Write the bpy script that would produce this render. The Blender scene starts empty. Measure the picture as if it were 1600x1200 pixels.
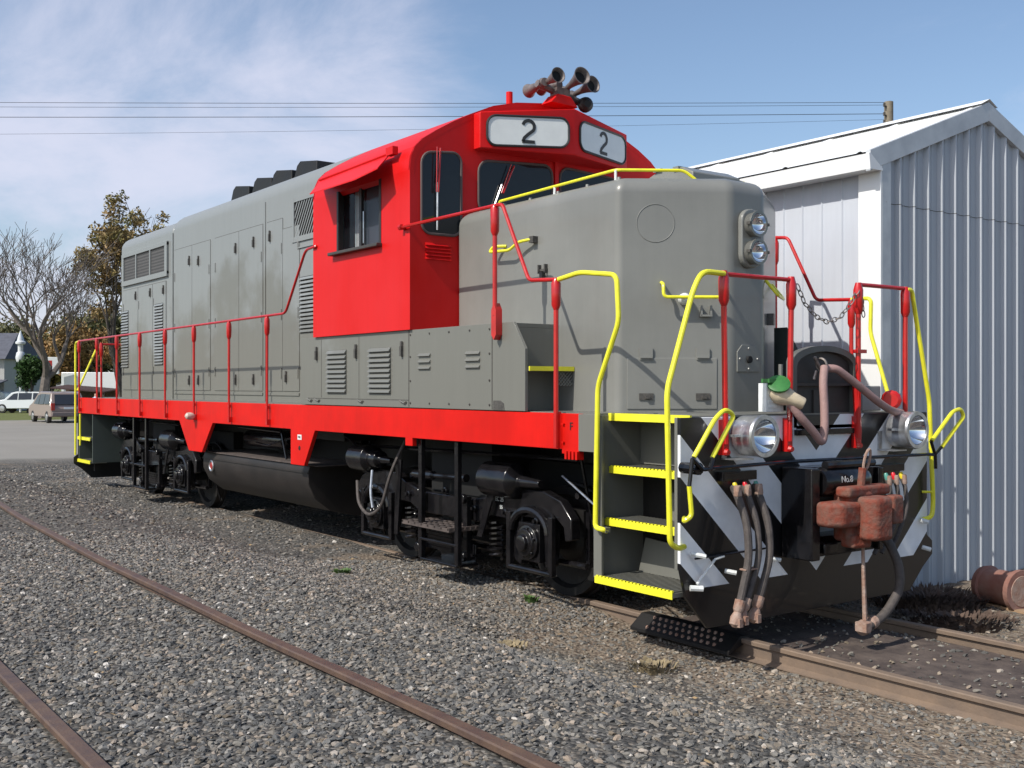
import bpy, bmesh, math, random
import numpy as np
from mathutils import Vector, Matrix, noise as mnoise
R = math.radians
random.seed(7)
sc = bpy.context.scene
col = sc.collection

# ------------------------------------------------------------------ camera
cam_d = bpy.data.cameras.new("camera"); cam = bpy.data.objects.new("camera", cam_d); col.objects.link(cam)
cam.location = (5.61, -7.10, 1.93)
cam.rotation_euler = (R(90), 0, R(53.94))
cam_d.sensor_width = 36.0; cam_d.lens = 38.25; cam_d.shift_y = 3/1600
cam_d.clip_start = 0.1; cam_d.clip_end = 3000
sc.camera = cam

# ------------------------------------------------------------------ light
SUN = Vector((0.07, -1.0, 1.02)).normalized()
el = math.asin(SUN.z); az = math.atan2(SUN.x, SUN.y)
w = bpy.data.worlds.new("World"); sc.world = w; w.use_nodes = True
nt = w.node_tree; nt.nodes.clear()
def N(t, kind, **kw):
    n = t.nodes.new(kind)
    for k, v in kw.items(): setattr(n, k, v)
    return n
out = N(nt, 'ShaderNodeOutputWorld'); bg = N(nt, 'ShaderNodeBackground'); sky = N(nt, 'ShaderNodeTexSky')
sky.sky_type = 'NISHITA'; sky.sun_disc = False; sky.sun_elevation = el; sky.sun_rotation = az
sky.altitude = 60; sky.air_density = 1.0; sky.dust_density = 1.6; sky.ozone_density = 2.0
bg.inputs['Strength'].default_value = 0.12
tc = N(nt, 'ShaderNodeTexCoord'); sep = N(nt, 'ShaderNodeSeparateXYZ')
nt.links.new(tc.outputs['Generated'], sep.inputs[0])
# thin cirrus: project the view direction on a high flat layer
mx = N(nt, 'ShaderNodeMath', operation='MAXIMUM'); mx.inputs[1].default_value = 0.03
add = N(nt, 'ShaderNodeMath', operation='ADD'); add.inputs[1].default_value = 0.18
nt.links.new(sep.outputs['Z'], mx.inputs[0]); nt.links.new(mx.outputs[0], add.inputs[0])
dx = N(nt, 'ShaderNodeMath', operation='DIVIDE'); dy = N(nt, 'ShaderNodeMath', operation='DIVIDE')
nt.links.new(sep.outputs['X'], dx.inputs[0]); nt.links.new(add.outputs[0], dx.inputs[1])
nt.links.new(sep.outputs['Y'], dy.inputs[0]); nt.links.new(add.outputs[0], dy.inputs[1])
cmb = N(nt, 'ShaderNodeCombineXYZ'); nt.links.new(dx.outputs[0], cmb.inputs[0]); nt.links.new(dy.outputs[0], cmb.inputs[1])
mp = N(nt, 'ShaderNodeMapping'); mp.inputs['Rotation'].default_value = (0, 0, R(35)); mp.inputs['Scale'].default_value = (0.8, 1.15, 1)
nt.links.new(cmb.outputs[0], mp.inputs['Vector'])
n1 = N(nt, 'ShaderNodeTexNoise'); n1.inputs['Scale'].default_value = 1.1; n1.inputs['Detail'].default_value = 9; n1.inputs['Roughness'].default_value = 0.62
n1.inputs['Distortion'].default_value = 0.5
nt.links.new(mp.outputs[0], n1.inputs['Vector'])
# a broad bank of cloud low in the west (towards -x), thinning to the north
bank = N(nt, 'ShaderNodeVectorMath', operation='DOT_PRODUCT'); bank.inputs[1].default_value = (-0.941, 0.229, 0.249)
nt.links.new(tc.outputs['Generated'], bank.inputs[0])
br = N(nt, 'ShaderNodeMapRange'); br.inputs['From Min'].default_value = 0.93; br.inputs['From Max'].default_value = 0.985
br.inputs['To Min'].default_value = -0.15; br.inputs['To Max'].default_value = 0.20
nt.links.new(bank.outputs['Value'], br.inputs['Value'])
sm = N(nt, 'ShaderNodeMath', operation='ADD'); nt.links.new(n1.outputs['Fac'], sm.inputs[0]); nt.links.new(br.outputs[0], sm.inputs[1])
cr = N(nt, 'ShaderNodeMapRange', interpolation_type='SMOOTHSTEP'); cr.inputs['From Min'].default_value = 0.44; cr.inputs['From Max'].default_value = 0.86
cr.inputs['To Max'].default_value = 0.82
nt.links.new(sm.outputs[0], cr.inputs['Value'])
mixc = N(nt, 'ShaderNodeMix', data_type='RGBA'); mixc.inputs['B'].default_value = (5.0, 5.1, 6.1, 1)
tint = N(nt, 'ShaderNodeMix', data_type='RGBA', blend_type='MULTIPLY'); tint.inputs['Factor'].default_value = 1.0
tint.inputs['B'].default_value = (1.0, 1.0, 1.0, 1)
nt.links.new(sky.outputs[0], tint.inputs['A'])
nt.links.new(tint.outputs['Result'], mixc.inputs['A']); nt.links.new(cr.outputs[0], mixc.inputs['Factor'])
nt.links.new(mixc.outputs['Result'], bg.inputs['Color']); nt.links.new(bg.outputs[0], out.inputs[0])

sd = bpy.data.lights.new("sun", 'SUN'); sun = bpy.data.objects.new("sun", sd); col.objects.link(sun)
sd.energy = 3.6; sd.angle = R(0.5); sd.color = (1.0, 0.95, 0.87)
sun.location = (0, -20, 30); sun.rotation_euler = (-SUN).to_track_quat('-Z', 'Y').to_euler()

sc.view_settings.view_transform = 'Standard'; sc.view_settings.look = 'None'
sc.view_settings.exposure = 0.36; sc.view_settings.gamma = 1.0
sc.cycles.max_bounces = 6; sc.cycles.transparent_max_bounces = 8

# ------------------------------------------------------------------ materials
MATS = {}
def mat(name, c, rough=0.5, metal=0.0, var=0.0, vscale=3.0, c2=None, bump=0.0, bscale=40.0, coat=0.0, spec=0.5, thresh=(0.35, 0.65), vscale_vec=None, island=0.0, streak=0.0):
    m = bpy.data.materials.new(name); m.use_nodes = True; t = m.node_tree
    b = t.nodes['Principled BSDF']
    b.inputs['Roughness'].default_value = rough; b.inputs['Metallic'].default_value = metal
    b.inputs['Coat Weight'].default_value = coat; b.inputs['Coat Roughness'].default_value = 0.12
    b.inputs['Specular IOR Level'].default_value = spec
    c = tuple(c) + (1,)
    if var > 0 or c2:
        co = N(t, 'ShaderNodeTexCoord'); n = N(t, 'ShaderNodeTexNoise'); n.inputs['Scale'].default_value = vscale
        n.inputs['Detail'].default_value = 8; n.inputs['Roughness'].default_value = 0.6
        src = co.outputs['Object']
        if vscale_vec:
            mpp = N(t, 'ShaderNodeMapping'); mpp.inputs['Scale'].default_value = vscale_vec
            t.links.new(src, mpp.inputs['Vector']); src = mpp.outputs[0]
        t.links.new(src, n.inputs['Vector'])
        mr = N(t, 'ShaderNodeMapRange'); mr.inputs['From Min'].default_value = thresh[0]; mr.inputs['From Max'].default_value = thresh[1]
        t.links.new(n.outputs['Fac'], mr.inputs['Value'])
        mi = N(t, 'ShaderNodeMix', data_type='RGBA')
        a = c if c2 else tuple(x*(1-var) for x in c[:3]) + (1,)
        bb = tuple(c2)+(1,) if c2 else tuple(min(1, x*(1+var)) for x in c[:3]) + (1,)
        mi.inputs['A'].default_value = a; mi.inputs['B'].default_value = bb
        t.links.new(mr.outputs[0], mi.inputs['Factor'])
        last = mi.outputs['Result']
        if island:
            g = N(t, 'ShaderNodeNewGeometry'); mr2 = N(t, 'ShaderNodeMapRange'); mr2.inputs['To Min'].default_value = 1-island; mr2.inputs['To Max'].default_value = 1+island
            t.links.new(g.outputs['Random Per Island'], mr2.inputs['Value'])
            hs = N(t, 'ShaderNodeHueSaturation'); t.links.new(mr2.outputs[0], hs.inputs['Value']); t.links.new(last, hs.inputs['Color']); last = hs.outputs[0]
        if streak:
            m3 = N(t, 'ShaderNodeMapping'); m3.inputs['Scale'].default_value = (9, 9, .55); t.links.new(co.outputs['Object'], m3.inputs['Vector'])
            n3 = N(t, 'ShaderNodeTexNoise'); n3.inputs['Scale'].default_value = 1.6; n3.inputs['Detail'].default_value = 9; n3.inputs['Roughness'].default_value = .7; t.links.new(m3.outputs[0], n3.inputs['Vector'])
            r3 = N(t, 'ShaderNodeMapRange'); r3.inputs['From Min'].default_value = .3; r3.inputs['From Max'].default_value = .62; r3.inputs['To Min'].default_value = 1-streak; r3.inputs['To Max'].default_value = 1.0; t.links.new(n3.outputs['Fac'], r3.inputs['Value'])
            h3 = N(t, 'ShaderNodeHueSaturation'); t.links.new(last, h3.inputs['Color']); t.links.new(r3.outputs[0], h3.inputs['Value']); last = h3.outputs[0]
        t.links.new(last, b.inputs['Base Color'])
        if rough > 0.15:
            rr = N(t, 'ShaderNodeMapRange'); rr.inputs['To Min'].default_value = rough*0.85; rr.inputs['To Max'].default_value = min(1, rough*1.2)
            t.links.new(n.outputs['Fac'], rr.inputs['Value']); t.links.new(rr.outputs[0], b.inputs['Roughness'])
    else:
        b.inputs['Base Color'].default_value = c
    if bump > 0:
        co = N(t, 'ShaderNodeTexCoord'); n = N(t, 'ShaderNodeTexNoise'); n.inputs['Scale'].default_value = bscale; n.inputs['Detail'].default_value = 5
        t.links.new(co.outputs['Object'], n.inputs['Vector'])
        bp = N(t, 'ShaderNodeBump'); bp.inputs['Strength'].default_value = bump; bp.inputs['Distance'].default_value = 0.01
        t.links.new(n.outputs['Fac'], bp.inputs['Height']); t.links.new(bp.outputs[0], b.inputs['Normal'])
    MATS[name] = m
    return m

# hood paint: browner grey blending into a lighter grey in soft cloudy patches
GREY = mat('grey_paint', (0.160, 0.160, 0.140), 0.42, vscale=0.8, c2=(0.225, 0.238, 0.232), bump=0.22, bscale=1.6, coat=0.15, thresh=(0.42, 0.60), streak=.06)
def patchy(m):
    # browner grey low on the hood, lighter grey higher up, with a ragged cloudy border
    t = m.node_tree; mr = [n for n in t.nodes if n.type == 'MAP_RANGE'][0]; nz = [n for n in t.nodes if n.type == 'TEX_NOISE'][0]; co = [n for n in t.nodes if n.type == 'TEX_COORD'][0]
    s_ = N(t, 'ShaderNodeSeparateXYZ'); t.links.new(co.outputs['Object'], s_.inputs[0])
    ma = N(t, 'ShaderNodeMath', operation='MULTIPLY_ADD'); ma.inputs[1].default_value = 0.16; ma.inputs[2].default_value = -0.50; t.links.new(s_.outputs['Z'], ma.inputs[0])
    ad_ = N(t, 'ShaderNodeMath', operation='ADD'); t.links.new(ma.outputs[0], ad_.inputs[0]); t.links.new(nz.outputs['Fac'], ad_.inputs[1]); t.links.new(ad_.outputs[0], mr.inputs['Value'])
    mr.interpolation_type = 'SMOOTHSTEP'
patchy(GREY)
GREYN = mat('nose_grey_paint', (0.198, 0.200, 0.184), 0.36, var=0.08, vscale=1.3, bump=0.20, bscale=1.8, coat=0.2, streak=.05)
RED = mat('red_paint', (0.60, 0.006, 0.005), 0.42, spec=.22, vscale=1.1, c2=(0.62, 0.014, 0.015), bump=0.18, bscale=2.2, coat=0.0, thresh=(0.38, 0.62), streak=.05)
REDS = mat('red_sill_paint', (0.60, 0.008, 0.004), 0.45, spec=.22, var=0.10, vscale=2.2, streak=.07, bump=0.12, bscale=6.0, coat=0.0)
REDR = mat('red_rail_paint', (0.48, 0.010, 0.009), 0.3, var=0.12, vscale=9, coat=0.4)
YEL = mat('yellow_paint', (0.80, 0.76, 0.035), 0.35, var=0.08, vscale=9, coat=0.2)
BLK = mat('glossy_black_paint', (0.005, 0.005, 0.006), 0.2, c2=(0.012, 0.011, 0.012), vscale=6, bump=0.35, bscale=14, coat=0.25, spec=.35)
BLKM = mat('dull_black_paint', (0.007, 0.0065, 0.0065), 0.55, c2=(0.010, 0.009, 0.008), vscale=3.0, bump=0.3, bscale=30)
TANK = mat('tank_black_paint', (0.012, 0.010, 0.009), 0.55, c2=(0.026, 0.021, 0.018), vscale=2.0, bump=0.2, bscale=12)
DUST = mat('dusty_black_top', (0.10, 0.078, 0.068), 0.8, c2=(0.05, 0.04, 0.036), vscale=8, bump=0.4, bscale=60)
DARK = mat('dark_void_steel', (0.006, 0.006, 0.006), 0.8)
ALU = mat('dull_silver', (0.55, 0.56, 0.57), 0.32, metal=0.85, var=0.2, vscale=12, bump=0.1, bscale=50)
LENS = mat('lamp_lens', (0.72, 0.76, 0.80), 0.06, metal=0.9)
RUBBER = mat('old_rubber_hose', (0.050, 0.042, 0.038), 0.7, c2=(0.09, 0.075, 0.068), vscale=20, bump=0.3, bscale=90)
PINK = mat('faded_pink_cable', (0.36, 0.22, 0.20), 0.65, c2=(0.28, 0.18, 0.165), vscale=9, bump=0.3, bscale=60)
RUST = mat('rusty_iron', (0.20, 0.040, 0.020), 0.8, c2=(0.17, 0.085, 0.062), vscale=13, bump=0.8, bscale=35, thresh=(0.40, 0.62))
RUSTP = mat('pale_rust', (0.27, 0.15, 0.105), 0.8, c2=(0.36, 0.27, 0.22), vscale=14, bump=0.6, bscale=50)
CREAM = mat('cream_plastic', (0.62, 0.52, 0.36), 0.45, var=0.12, vscale=15)
WHT = mat('white_enamel', (0.70, 0.72, 0.70), 0.4, var=0.08, vscale=20)
GRN = mat('green_plastic', (0.04, 0.17, 0.04), 0.4, var=0.15, vscale=20)
BOARD = mat('number_board_glass', (0.66, 0.68, 0.66), 0.3, var=0.05, vscale=5, coat=0.5)
GASK = mat('black_rubber_gasket', (0.02, 0.02, 0.02), 0.5)
CHR = mat('tarnished_chain', (0.25, 0.22, 0.20), 0.5, metal=0.6, var=0.3, vscale=30)
BRASS = mat('tarnished_brass', (0.50, 0.42, 0.34), 0.4, metal=0.3, var=0.2, vscale=20)
HORN = mat('weathered_horn_metal', (0.15, 0.13, 0.125), 0.55, metal=0.2, var=0.25, vscale=15)

def glass_mat(name, c=(0.015, 0.018, 0.022), transp=0.0):
    m = bpy.data.materials.new(name); m.use_nodes = True; t = m.node_tree; b = t.nodes['Principled BSDF']
    b.inputs['Base Color'].default_value = c+(1,); b.inputs['Roughness'].default_value = 0.05
    b.inputs['Specular IOR Level'].default_value = 0.35
    co = N(t, 'ShaderNodeTexCoord'); n = N(t, 'ShaderNodeTexNoise'); n.inputs['Scale'].default_value = 2.5
    bp = N(t, 'ShaderNodeBump'); bp.inputs['Strength'].default_value = 0.10; bp.inputs['Distance'].default_value = 0.02
    t.links.new(co.outputs['Object'], n.inputs['Vector']); t.links.new(n.outputs['Fac'], bp.inputs['Height']); t.links.new(bp.outputs[0], b.inputs['Normal'])
    if transp:
        tr = N(t, 'ShaderNodeBsdfTransparent'); mixs = N(t, 'ShaderNodeMixShader'); mixs.inputs[0].default_value = 1-transp
        t.links.new(tr.outputs[0], mixs.inputs[1]); t.links.new(b.outputs[0], mixs.inputs[2])
        t.links.new(mixs.outputs[0], t.nodes['Material Output'].inputs['Surface'])
    return m
GLASS = glass_mat('dark_window_glass')
GLASST = glass_mat('clear_side_glass', transp=0.72)
VAN_GLASS = glass_mat('vehicle_glass', (0.03, 0.035, 0.045))

def chevron_mat():
    m = bpy.data.materials.new('black_white_chevron_paint'); m.use_nodes = True; t = m.node_tree; b = t.nodes['Principled BSDF']
    b.inputs['Roughness'].default_value = 0.35; b.inputs['Coat Weight'].default_value = 0.3
    co = N(t, 'ShaderNodeTexCoord'); s = N(t, 'ShaderNodeSeparateXYZ'); t.links.new(co.outputs['Object'], s.inputs[0])
    ab = N(t, 'ShaderNodeMath', operation='ABSOLUTE'); t.links.new(s.outputs['Y'], ab.inputs[0])
    mu = N(t, 'ShaderNodeMath', operation='MULTIPLY_ADD'); mu.inputs[1].default_value = -0.955
    t.links.new(ab.outputs[0], mu.inputs[0]); t.links.new(s.outputs['Z'], mu.inputs[2])      # q = z - .955|y|
    mr = N(t, 'ShaderNodeMapRange'); mr.inputs['From Min'].default_value = -1.0; mr.inputs['From Max'].default_value = 2.0
    t.links.new(mu.outputs[0], mr.inputs['Value'])
    cr = N(t, 'ShaderNodeValToRGB'); cr.color_ramp.interpolation = 'CONSTANT'
    K = (0.005, 0.005, 0.006, 1); Wh = (0.84, 0.86, 0.88, 1)
    E_ = cr.color_ramp.elements; E_[0].position = 0; E_[0].color = K; E_[1].position = (-0.81+1)/3; E_[1].color = Wh
    for q, c in ((-0.51, K), (-0.185, Wh), (0.125, K), (0.445, Wh), (0.765, K), (1.10, Wh), (1.41, K)):
        e = E_.new((q+1)/3); e.color = c
    t.links.new(mr.outputs[0], cr.inputs[0])
    gt = N(t, 'ShaderNodeMath', operation='GREATER_THAN'); gt.inputs[1].default_value = 0.455; t.links.new(s.outputs['Z'], gt.inputs[0])
    mi = N(t, 'ShaderNodeMix', data_type='RGBA'); mi.inputs['A'].default_value = K
    t.links.new(gt.outputs[0], mi.inputs['Factor']); t.links.new(cr.outputs[0], mi.inputs['B'])
    n = N(t, 'ShaderNodeTexNoise'); n.inputs['Scale'].default_value = 5; n.inputs['Detail'].default_value = 8
    t.links.new(co.outputs['Object'], n.inputs['Vector'])
    m2 = N(t, 'ShaderNodeMapRange'); m2.inputs['From Min'].default_value = 0.3; m2.inputs['From Max'].default_value = 0.7; m2.inputs['To Min'].default_value = 0.88; m2.inputs['To Max'].default_value = 1.08
    t.links.new(n.outputs['Fac'], m2.inputs['Value'])
    hs = N(t, 'ShaderNodeHueSaturation'); t.links.new(mi.outputs['Result'], hs.inputs['Color']); t.links.new(m2.outputs[0], hs.inputs['Value'])
    t.links.new(hs.outputs[0], b.inputs['Base Color'])
    return m
CHEV = chevron_mat()

# ------------------------------------------------------------------ mesh builder
class MB:
    def __init__(s): s.v = []; s.f = []
    def add(s, vs, fs):
        o = len(s.v); s.v += [tuple(p) for p in vs]; s.f += [tuple(i+o for i in f) for f in fs]; return s
    def box(s, x0, x1, y0, y1, z0, z1):
        vs = [(x, y, z) for z in (z0, z1) for y in (y0, y1) for x in (x0, x1)]
        return s.add(vs, [(0, 2, 3, 1), (4, 5, 7, 6), (0, 1, 5, 4), (2, 6, 7, 3), (0, 4, 6, 2), (1, 3, 7, 5)])
    def obox(s, c, ax, ay, az_, hx, hy, hz):
        c = Vector(c); ax, ay, az_ = Vector(ax).normalized(), Vector(ay).normalized(), Vector(az_).normalized()
        vs = [c+ax*hx*i+ay*hy*j+az_*hz*k for k in (-1, 1) for j in (-1, 1) for i in (-1, 1)]
        return s.add(vs, [(0, 2, 3, 1), (4, 5, 7, 6), (0, 1, 5, 4), (2, 6, 7, 3), (0, 4, 6, 2), (1, 3, 7, 5)])
    def prism(s, prof, axis, a, b):
        # prof: list of 2D points; axis 'x': (y,z), 'y': (x,z), 'z': (x,y)
        def mk(p, t): return {'x': (t, p[0], p[1]), 'y': (p[0], t, p[1]), 'z': (p[0], p[1], t)}[axis]
        n = len(prof); vs = [mk(p, a) for p in prof]+[mk(p, b) for p in prof]
        fs = [tuple(range(n)), tuple(range(2*n-1, n-1, -1))]+[(i, i+n, (i+1) % n+n, (i+1) % n) for i in range(n)]
        return s.add(vs, fs)
    def tube(s, pts, r, seg=8, closed=False, cap=True):
        P = [Vector(p) for p in pts]; n = len(P); rr = r if isinstance(r, (list, tuple)) else [r]*n
        T = []
        for i in range(n):
            if closed: d = (P[(i+1) % n]-P[i-1])
            else: d = (P[min(i+1, n-1)]-P[max(i-1, 0)])
            T.append(d.normalized())
        up = Vector((0, 0, 1)) if abs(T[0].z) < 0.9 else Vector((1, 0, 0))
        u = T[0].cross(up).normalized(); vs = []; fs = []
        for i in range(n):
            u = (u-T[i]*u.dot(T[i])).normalized(); v = T[i].cross(u)
            for k in range(seg):
                a = 2*math.pi*k/seg; vs.append(P[i]+(u*math.cos(a)+v*math.sin(a))*rr[i])
        m = n if closed else n-1
        for i in range(m):
            for k in range(seg):
                a, b = i*seg+k, i*seg+(k+1) % seg; j = ((i+1) % n)*seg
                fs.append((a, b, j+(k+1) % seg, j+k))
        if cap and not closed:
            fs.append(tuple(range(seg-1, -1, -1))); fs.append(tuple((n-1)*seg+k for k in range(seg)))
        return s.add(vs, fs)
    def lathe(s, o, d, prof, seg=20, cap0=True):
        # prof: [(t along d, radius)]
        o = Vector(o); d = Vector(d).normalized(); up = Vector((0, 0, 1)) if abs(d.z) < 0.9 else Vector((1, 0, 0))
        u = d.cross(up).normalized(); v = d.cross(u); vs = []; fs = []
        for t, r in prof:
            for k in range(seg):
                a = 2*math.pi*k/seg; vs.append(o+d*t+(u*math.cos(a)+v*math.sin(a))*max(r, 1e-4))
        for i in range(len(prof)-1):
            for k in range(seg):
                a, b = i*seg+k, i*seg+(k+1) % seg
                fs.append((a, a+seg, b+seg, b))
        if cap0: fs.append(tuple(range(seg)))
        fs.append(tuple((len(prof)-1)*seg+k for k in range(seg-1, -1, -1)))
        return s.add(vs, fs)
    def cyl(s, p0, p1, r, seg=14, r1=None):
        p0 = Vector(p0); p1 = Vector(p1); return s.lathe(p0, p1-p0, [(0, r), ((p1-p0).length, r if r1 is None else r1)], seg)
    def ring(s, c, d, R_, r, seg=18, sub=6):
        c = Vector(c); d = Vector(d).normalized(); up = Vector((0, 0, 1)) if abs(d.z) < 0.9 else Vector((1, 0, 0))
        u = d.cross(up).normalized(); v = d.cross(u)
        return s.tube([c+(u*math.cos(2*math.pi*k/seg)+v*math.sin(2*math.pi*k/seg))*R_ for k in range(seg)], r, sub, closed=True)
    def build(s, name, material, parent=None, bevel=0.0, angle=35, smooth=True, wn=False):
        me = bpy.data.meshes.new(name); me.from_pydata(s.v, [], s.f); me.update()
        bm = bmesh.new(); bm.from_mesh(me); bmesh.ops.recalc_face_normals(bm, faces=bm.faces)
        if smooth:
            for f in bm.faces: f.smooth = True
            for e in bm.edges:
                if len(e.link_faces) == 2:
                    if e.calc_face_angle(0) > R(angle): e.smooth = False
        bm.to_mesh(me); bm.free()
        o = bpy.data.objects.new(name, me); col.objects.link(o)
        if material: me.materials.append(material)
        if parent: o.parent = parent
        if bevel:
            b = o.modifiers.new('bevel', 'BEVEL'); b.width = bevel; b.segments = 2; b.limit_method = 'ANGLE'; b.angle_limit = R(40); b.harden_normals = False
        if bevel or wn:
            wm = o.modifiers.new('wn', 'WEIGHTED_NORMAL'); wm.keep_sharp = True
        return o

def tag(o, label=None, cat=None, group=None, kind=None):
    if label: o['label'] = label
    if cat: o['category'] = cat
    if group: o['group'] = group
    if kind: o['kind'] = kind
    return o
def empty(name, loc, rz=0.0, **kw):
    o = bpy.data.objects.new(name, None); col.objects.link(o); o.location = loc; o.rotation_euler = (0, 0, rz); o.empty_display_size = 0.3
    return tag(o, **kw)
def link_copy(o, parent=None):
    c = o.copy(); col.objects.link(c)
    if parent: c.parent = parent
    return c
def copy_tree(o, parent=None):
    c = link_copy(o, parent)
    for ch in list(o.children): copy_tree(ch, c)
    return c
def fillet(pts, rad, n=5):
    """round the corners of a 3D polyline"""
    P = [Vector(p) for p in pts]; o = [P[0]]
    for i in range(1, len(P)-1):
        a, b, c = P[i-1], P[i], P[i+1]; d1 = (a-b); d2 = (c-b); r = min(rad, d1.length*0.45, d2.length*0.45)
        p, q = b+d1.normalized()*r, b+d2.normalized()*r
        for k in range(n+1):
            t = k/n; o.append((1-t)**2*p+2*t*(1-t)*b+t*t*q)
    o.append(P[-1]); return o
def round_rect(cx, cy, hw, hh, r, n=5):
    o = []
    for sx, sy, a0 in ((1, 1, 0), (-1, 1, 90), (-1, -1, 180), (1, -1, 270)):
        for k in range(n+1):
            a = R(a0+90*k/n); o.append((cx+sx*(hw-r)+r*math.cos(a), cy+sy*(hh-r)+r*math.sin(a)))
    return o
def round_poly(pts, r, n=4):
    o = []; m = len(pts)
    for i in range(m):
        a, b, c = Vector(pts[i-1]), Vector(pts[i]), Vector(pts[(i+1) % m])
        d1, d2 = a-b, c-b; rr = min(r, d1.length*.45, d2.length*.45); p, q = b+d1.normalized()*rr, b+d2.normalized()*rr
        for k in range(n+1):
            t = k/n; v = (1-t)**2*p+2*t*(1-t)*b+t*t*q; o.append((v.x, v.y))
    return o
def offset_poly(pts, d):
    m = len(pts); area = sum(pts[i-1][0]*pts[i][1]-pts[i][0]*pts[i-1][1] for i in range(m)); sg = 1 if area > 0 else -1
    o = []
    for i in range(m):
        a, b, c = Vector(pts[i-1]), Vector(pts[i]), Vector(pts[(i+1) % m])
        e1 = (b-a).normalized(); e2 = (c-b).normalized(); n1 = Vector((-e1.y, e1.x))*sg; n2 = Vector((-e2.y, e2.x))*sg
        k = d/(1+n1.dot(n2)); o.append(tuple(b+(n1+n2)*k))
    return o

# ================================================================== SETTING
def gz(x, y):
    """height of the ground: the yard stands higher beside the camera than at the locomotive's track"""
    t = max(0.0, min(1.0, (-1.75-y)/1.7)); t = t*t*(3-2*t)
    f = max(0.0, min(1.0, (x+30)/12.0)); f = f*f*(3-2*f)
    u = max(0.0, min(1.0, (-.9-x)/1.6)); u = u*u*(3-2*u); v = max(0.0, min(1.0, (x+19)/2.0)); b = -.155+(.115 if y > -.72 else .162)*u*v*(1 if y < .7 else max(0, 1-(y-.7)/1.2))
    z = b+(.305-b)*t*f
    z += 0.018*mnoise.noise(Vector((x*1.1, y*1.1, 0)))+0.03*mnoise.noise(Vector((x*0.28, y*0.28, 5.0)))*(1 if x > -40 else 0.3)
    return z
def rail1_y(x): return -4.33 if x > -1.5 else -4.33+0.0034*(x+1.5)**2
def rail2_y(x): return rail1_y(x)-1.505
def ground_mesh():
    def axis(bounds):
        o = []
        for a, b, s in bounds:
            n = max(1, round((b-a)/s)); o += [a+(b-a)*i/n for i in range(n)]
        o.append(bounds[-1][1]); return o
    xs = axis([(-1500, -300, 300), (-300, -80, 20), (-80, -30, 2.5), (-30, -18, 0.6), (-18, 9, 0.16), (9, 30, 3), (30, 400, 90), (400, 1500, 400)])
    ys = axis([(-1500, -200, 300), (-200, -40, 40), (-40, -12, 3.5), (-12, 5, 0.16), (5, 14, 1), (14, 60, 5), (60, 300, 40), (300, 1500, 300)])
    vs = [(x, y, gz(x, y)) for y in ys for x in xs]; n = len(xs)
    fs = [(j*n+i, j*n+i+1, (j+1)*n+i+1, (j+1)*n+i) for j in range(len(ys)-1) for i in range(n-1)]
    return MB().add(vs, fs)
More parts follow.
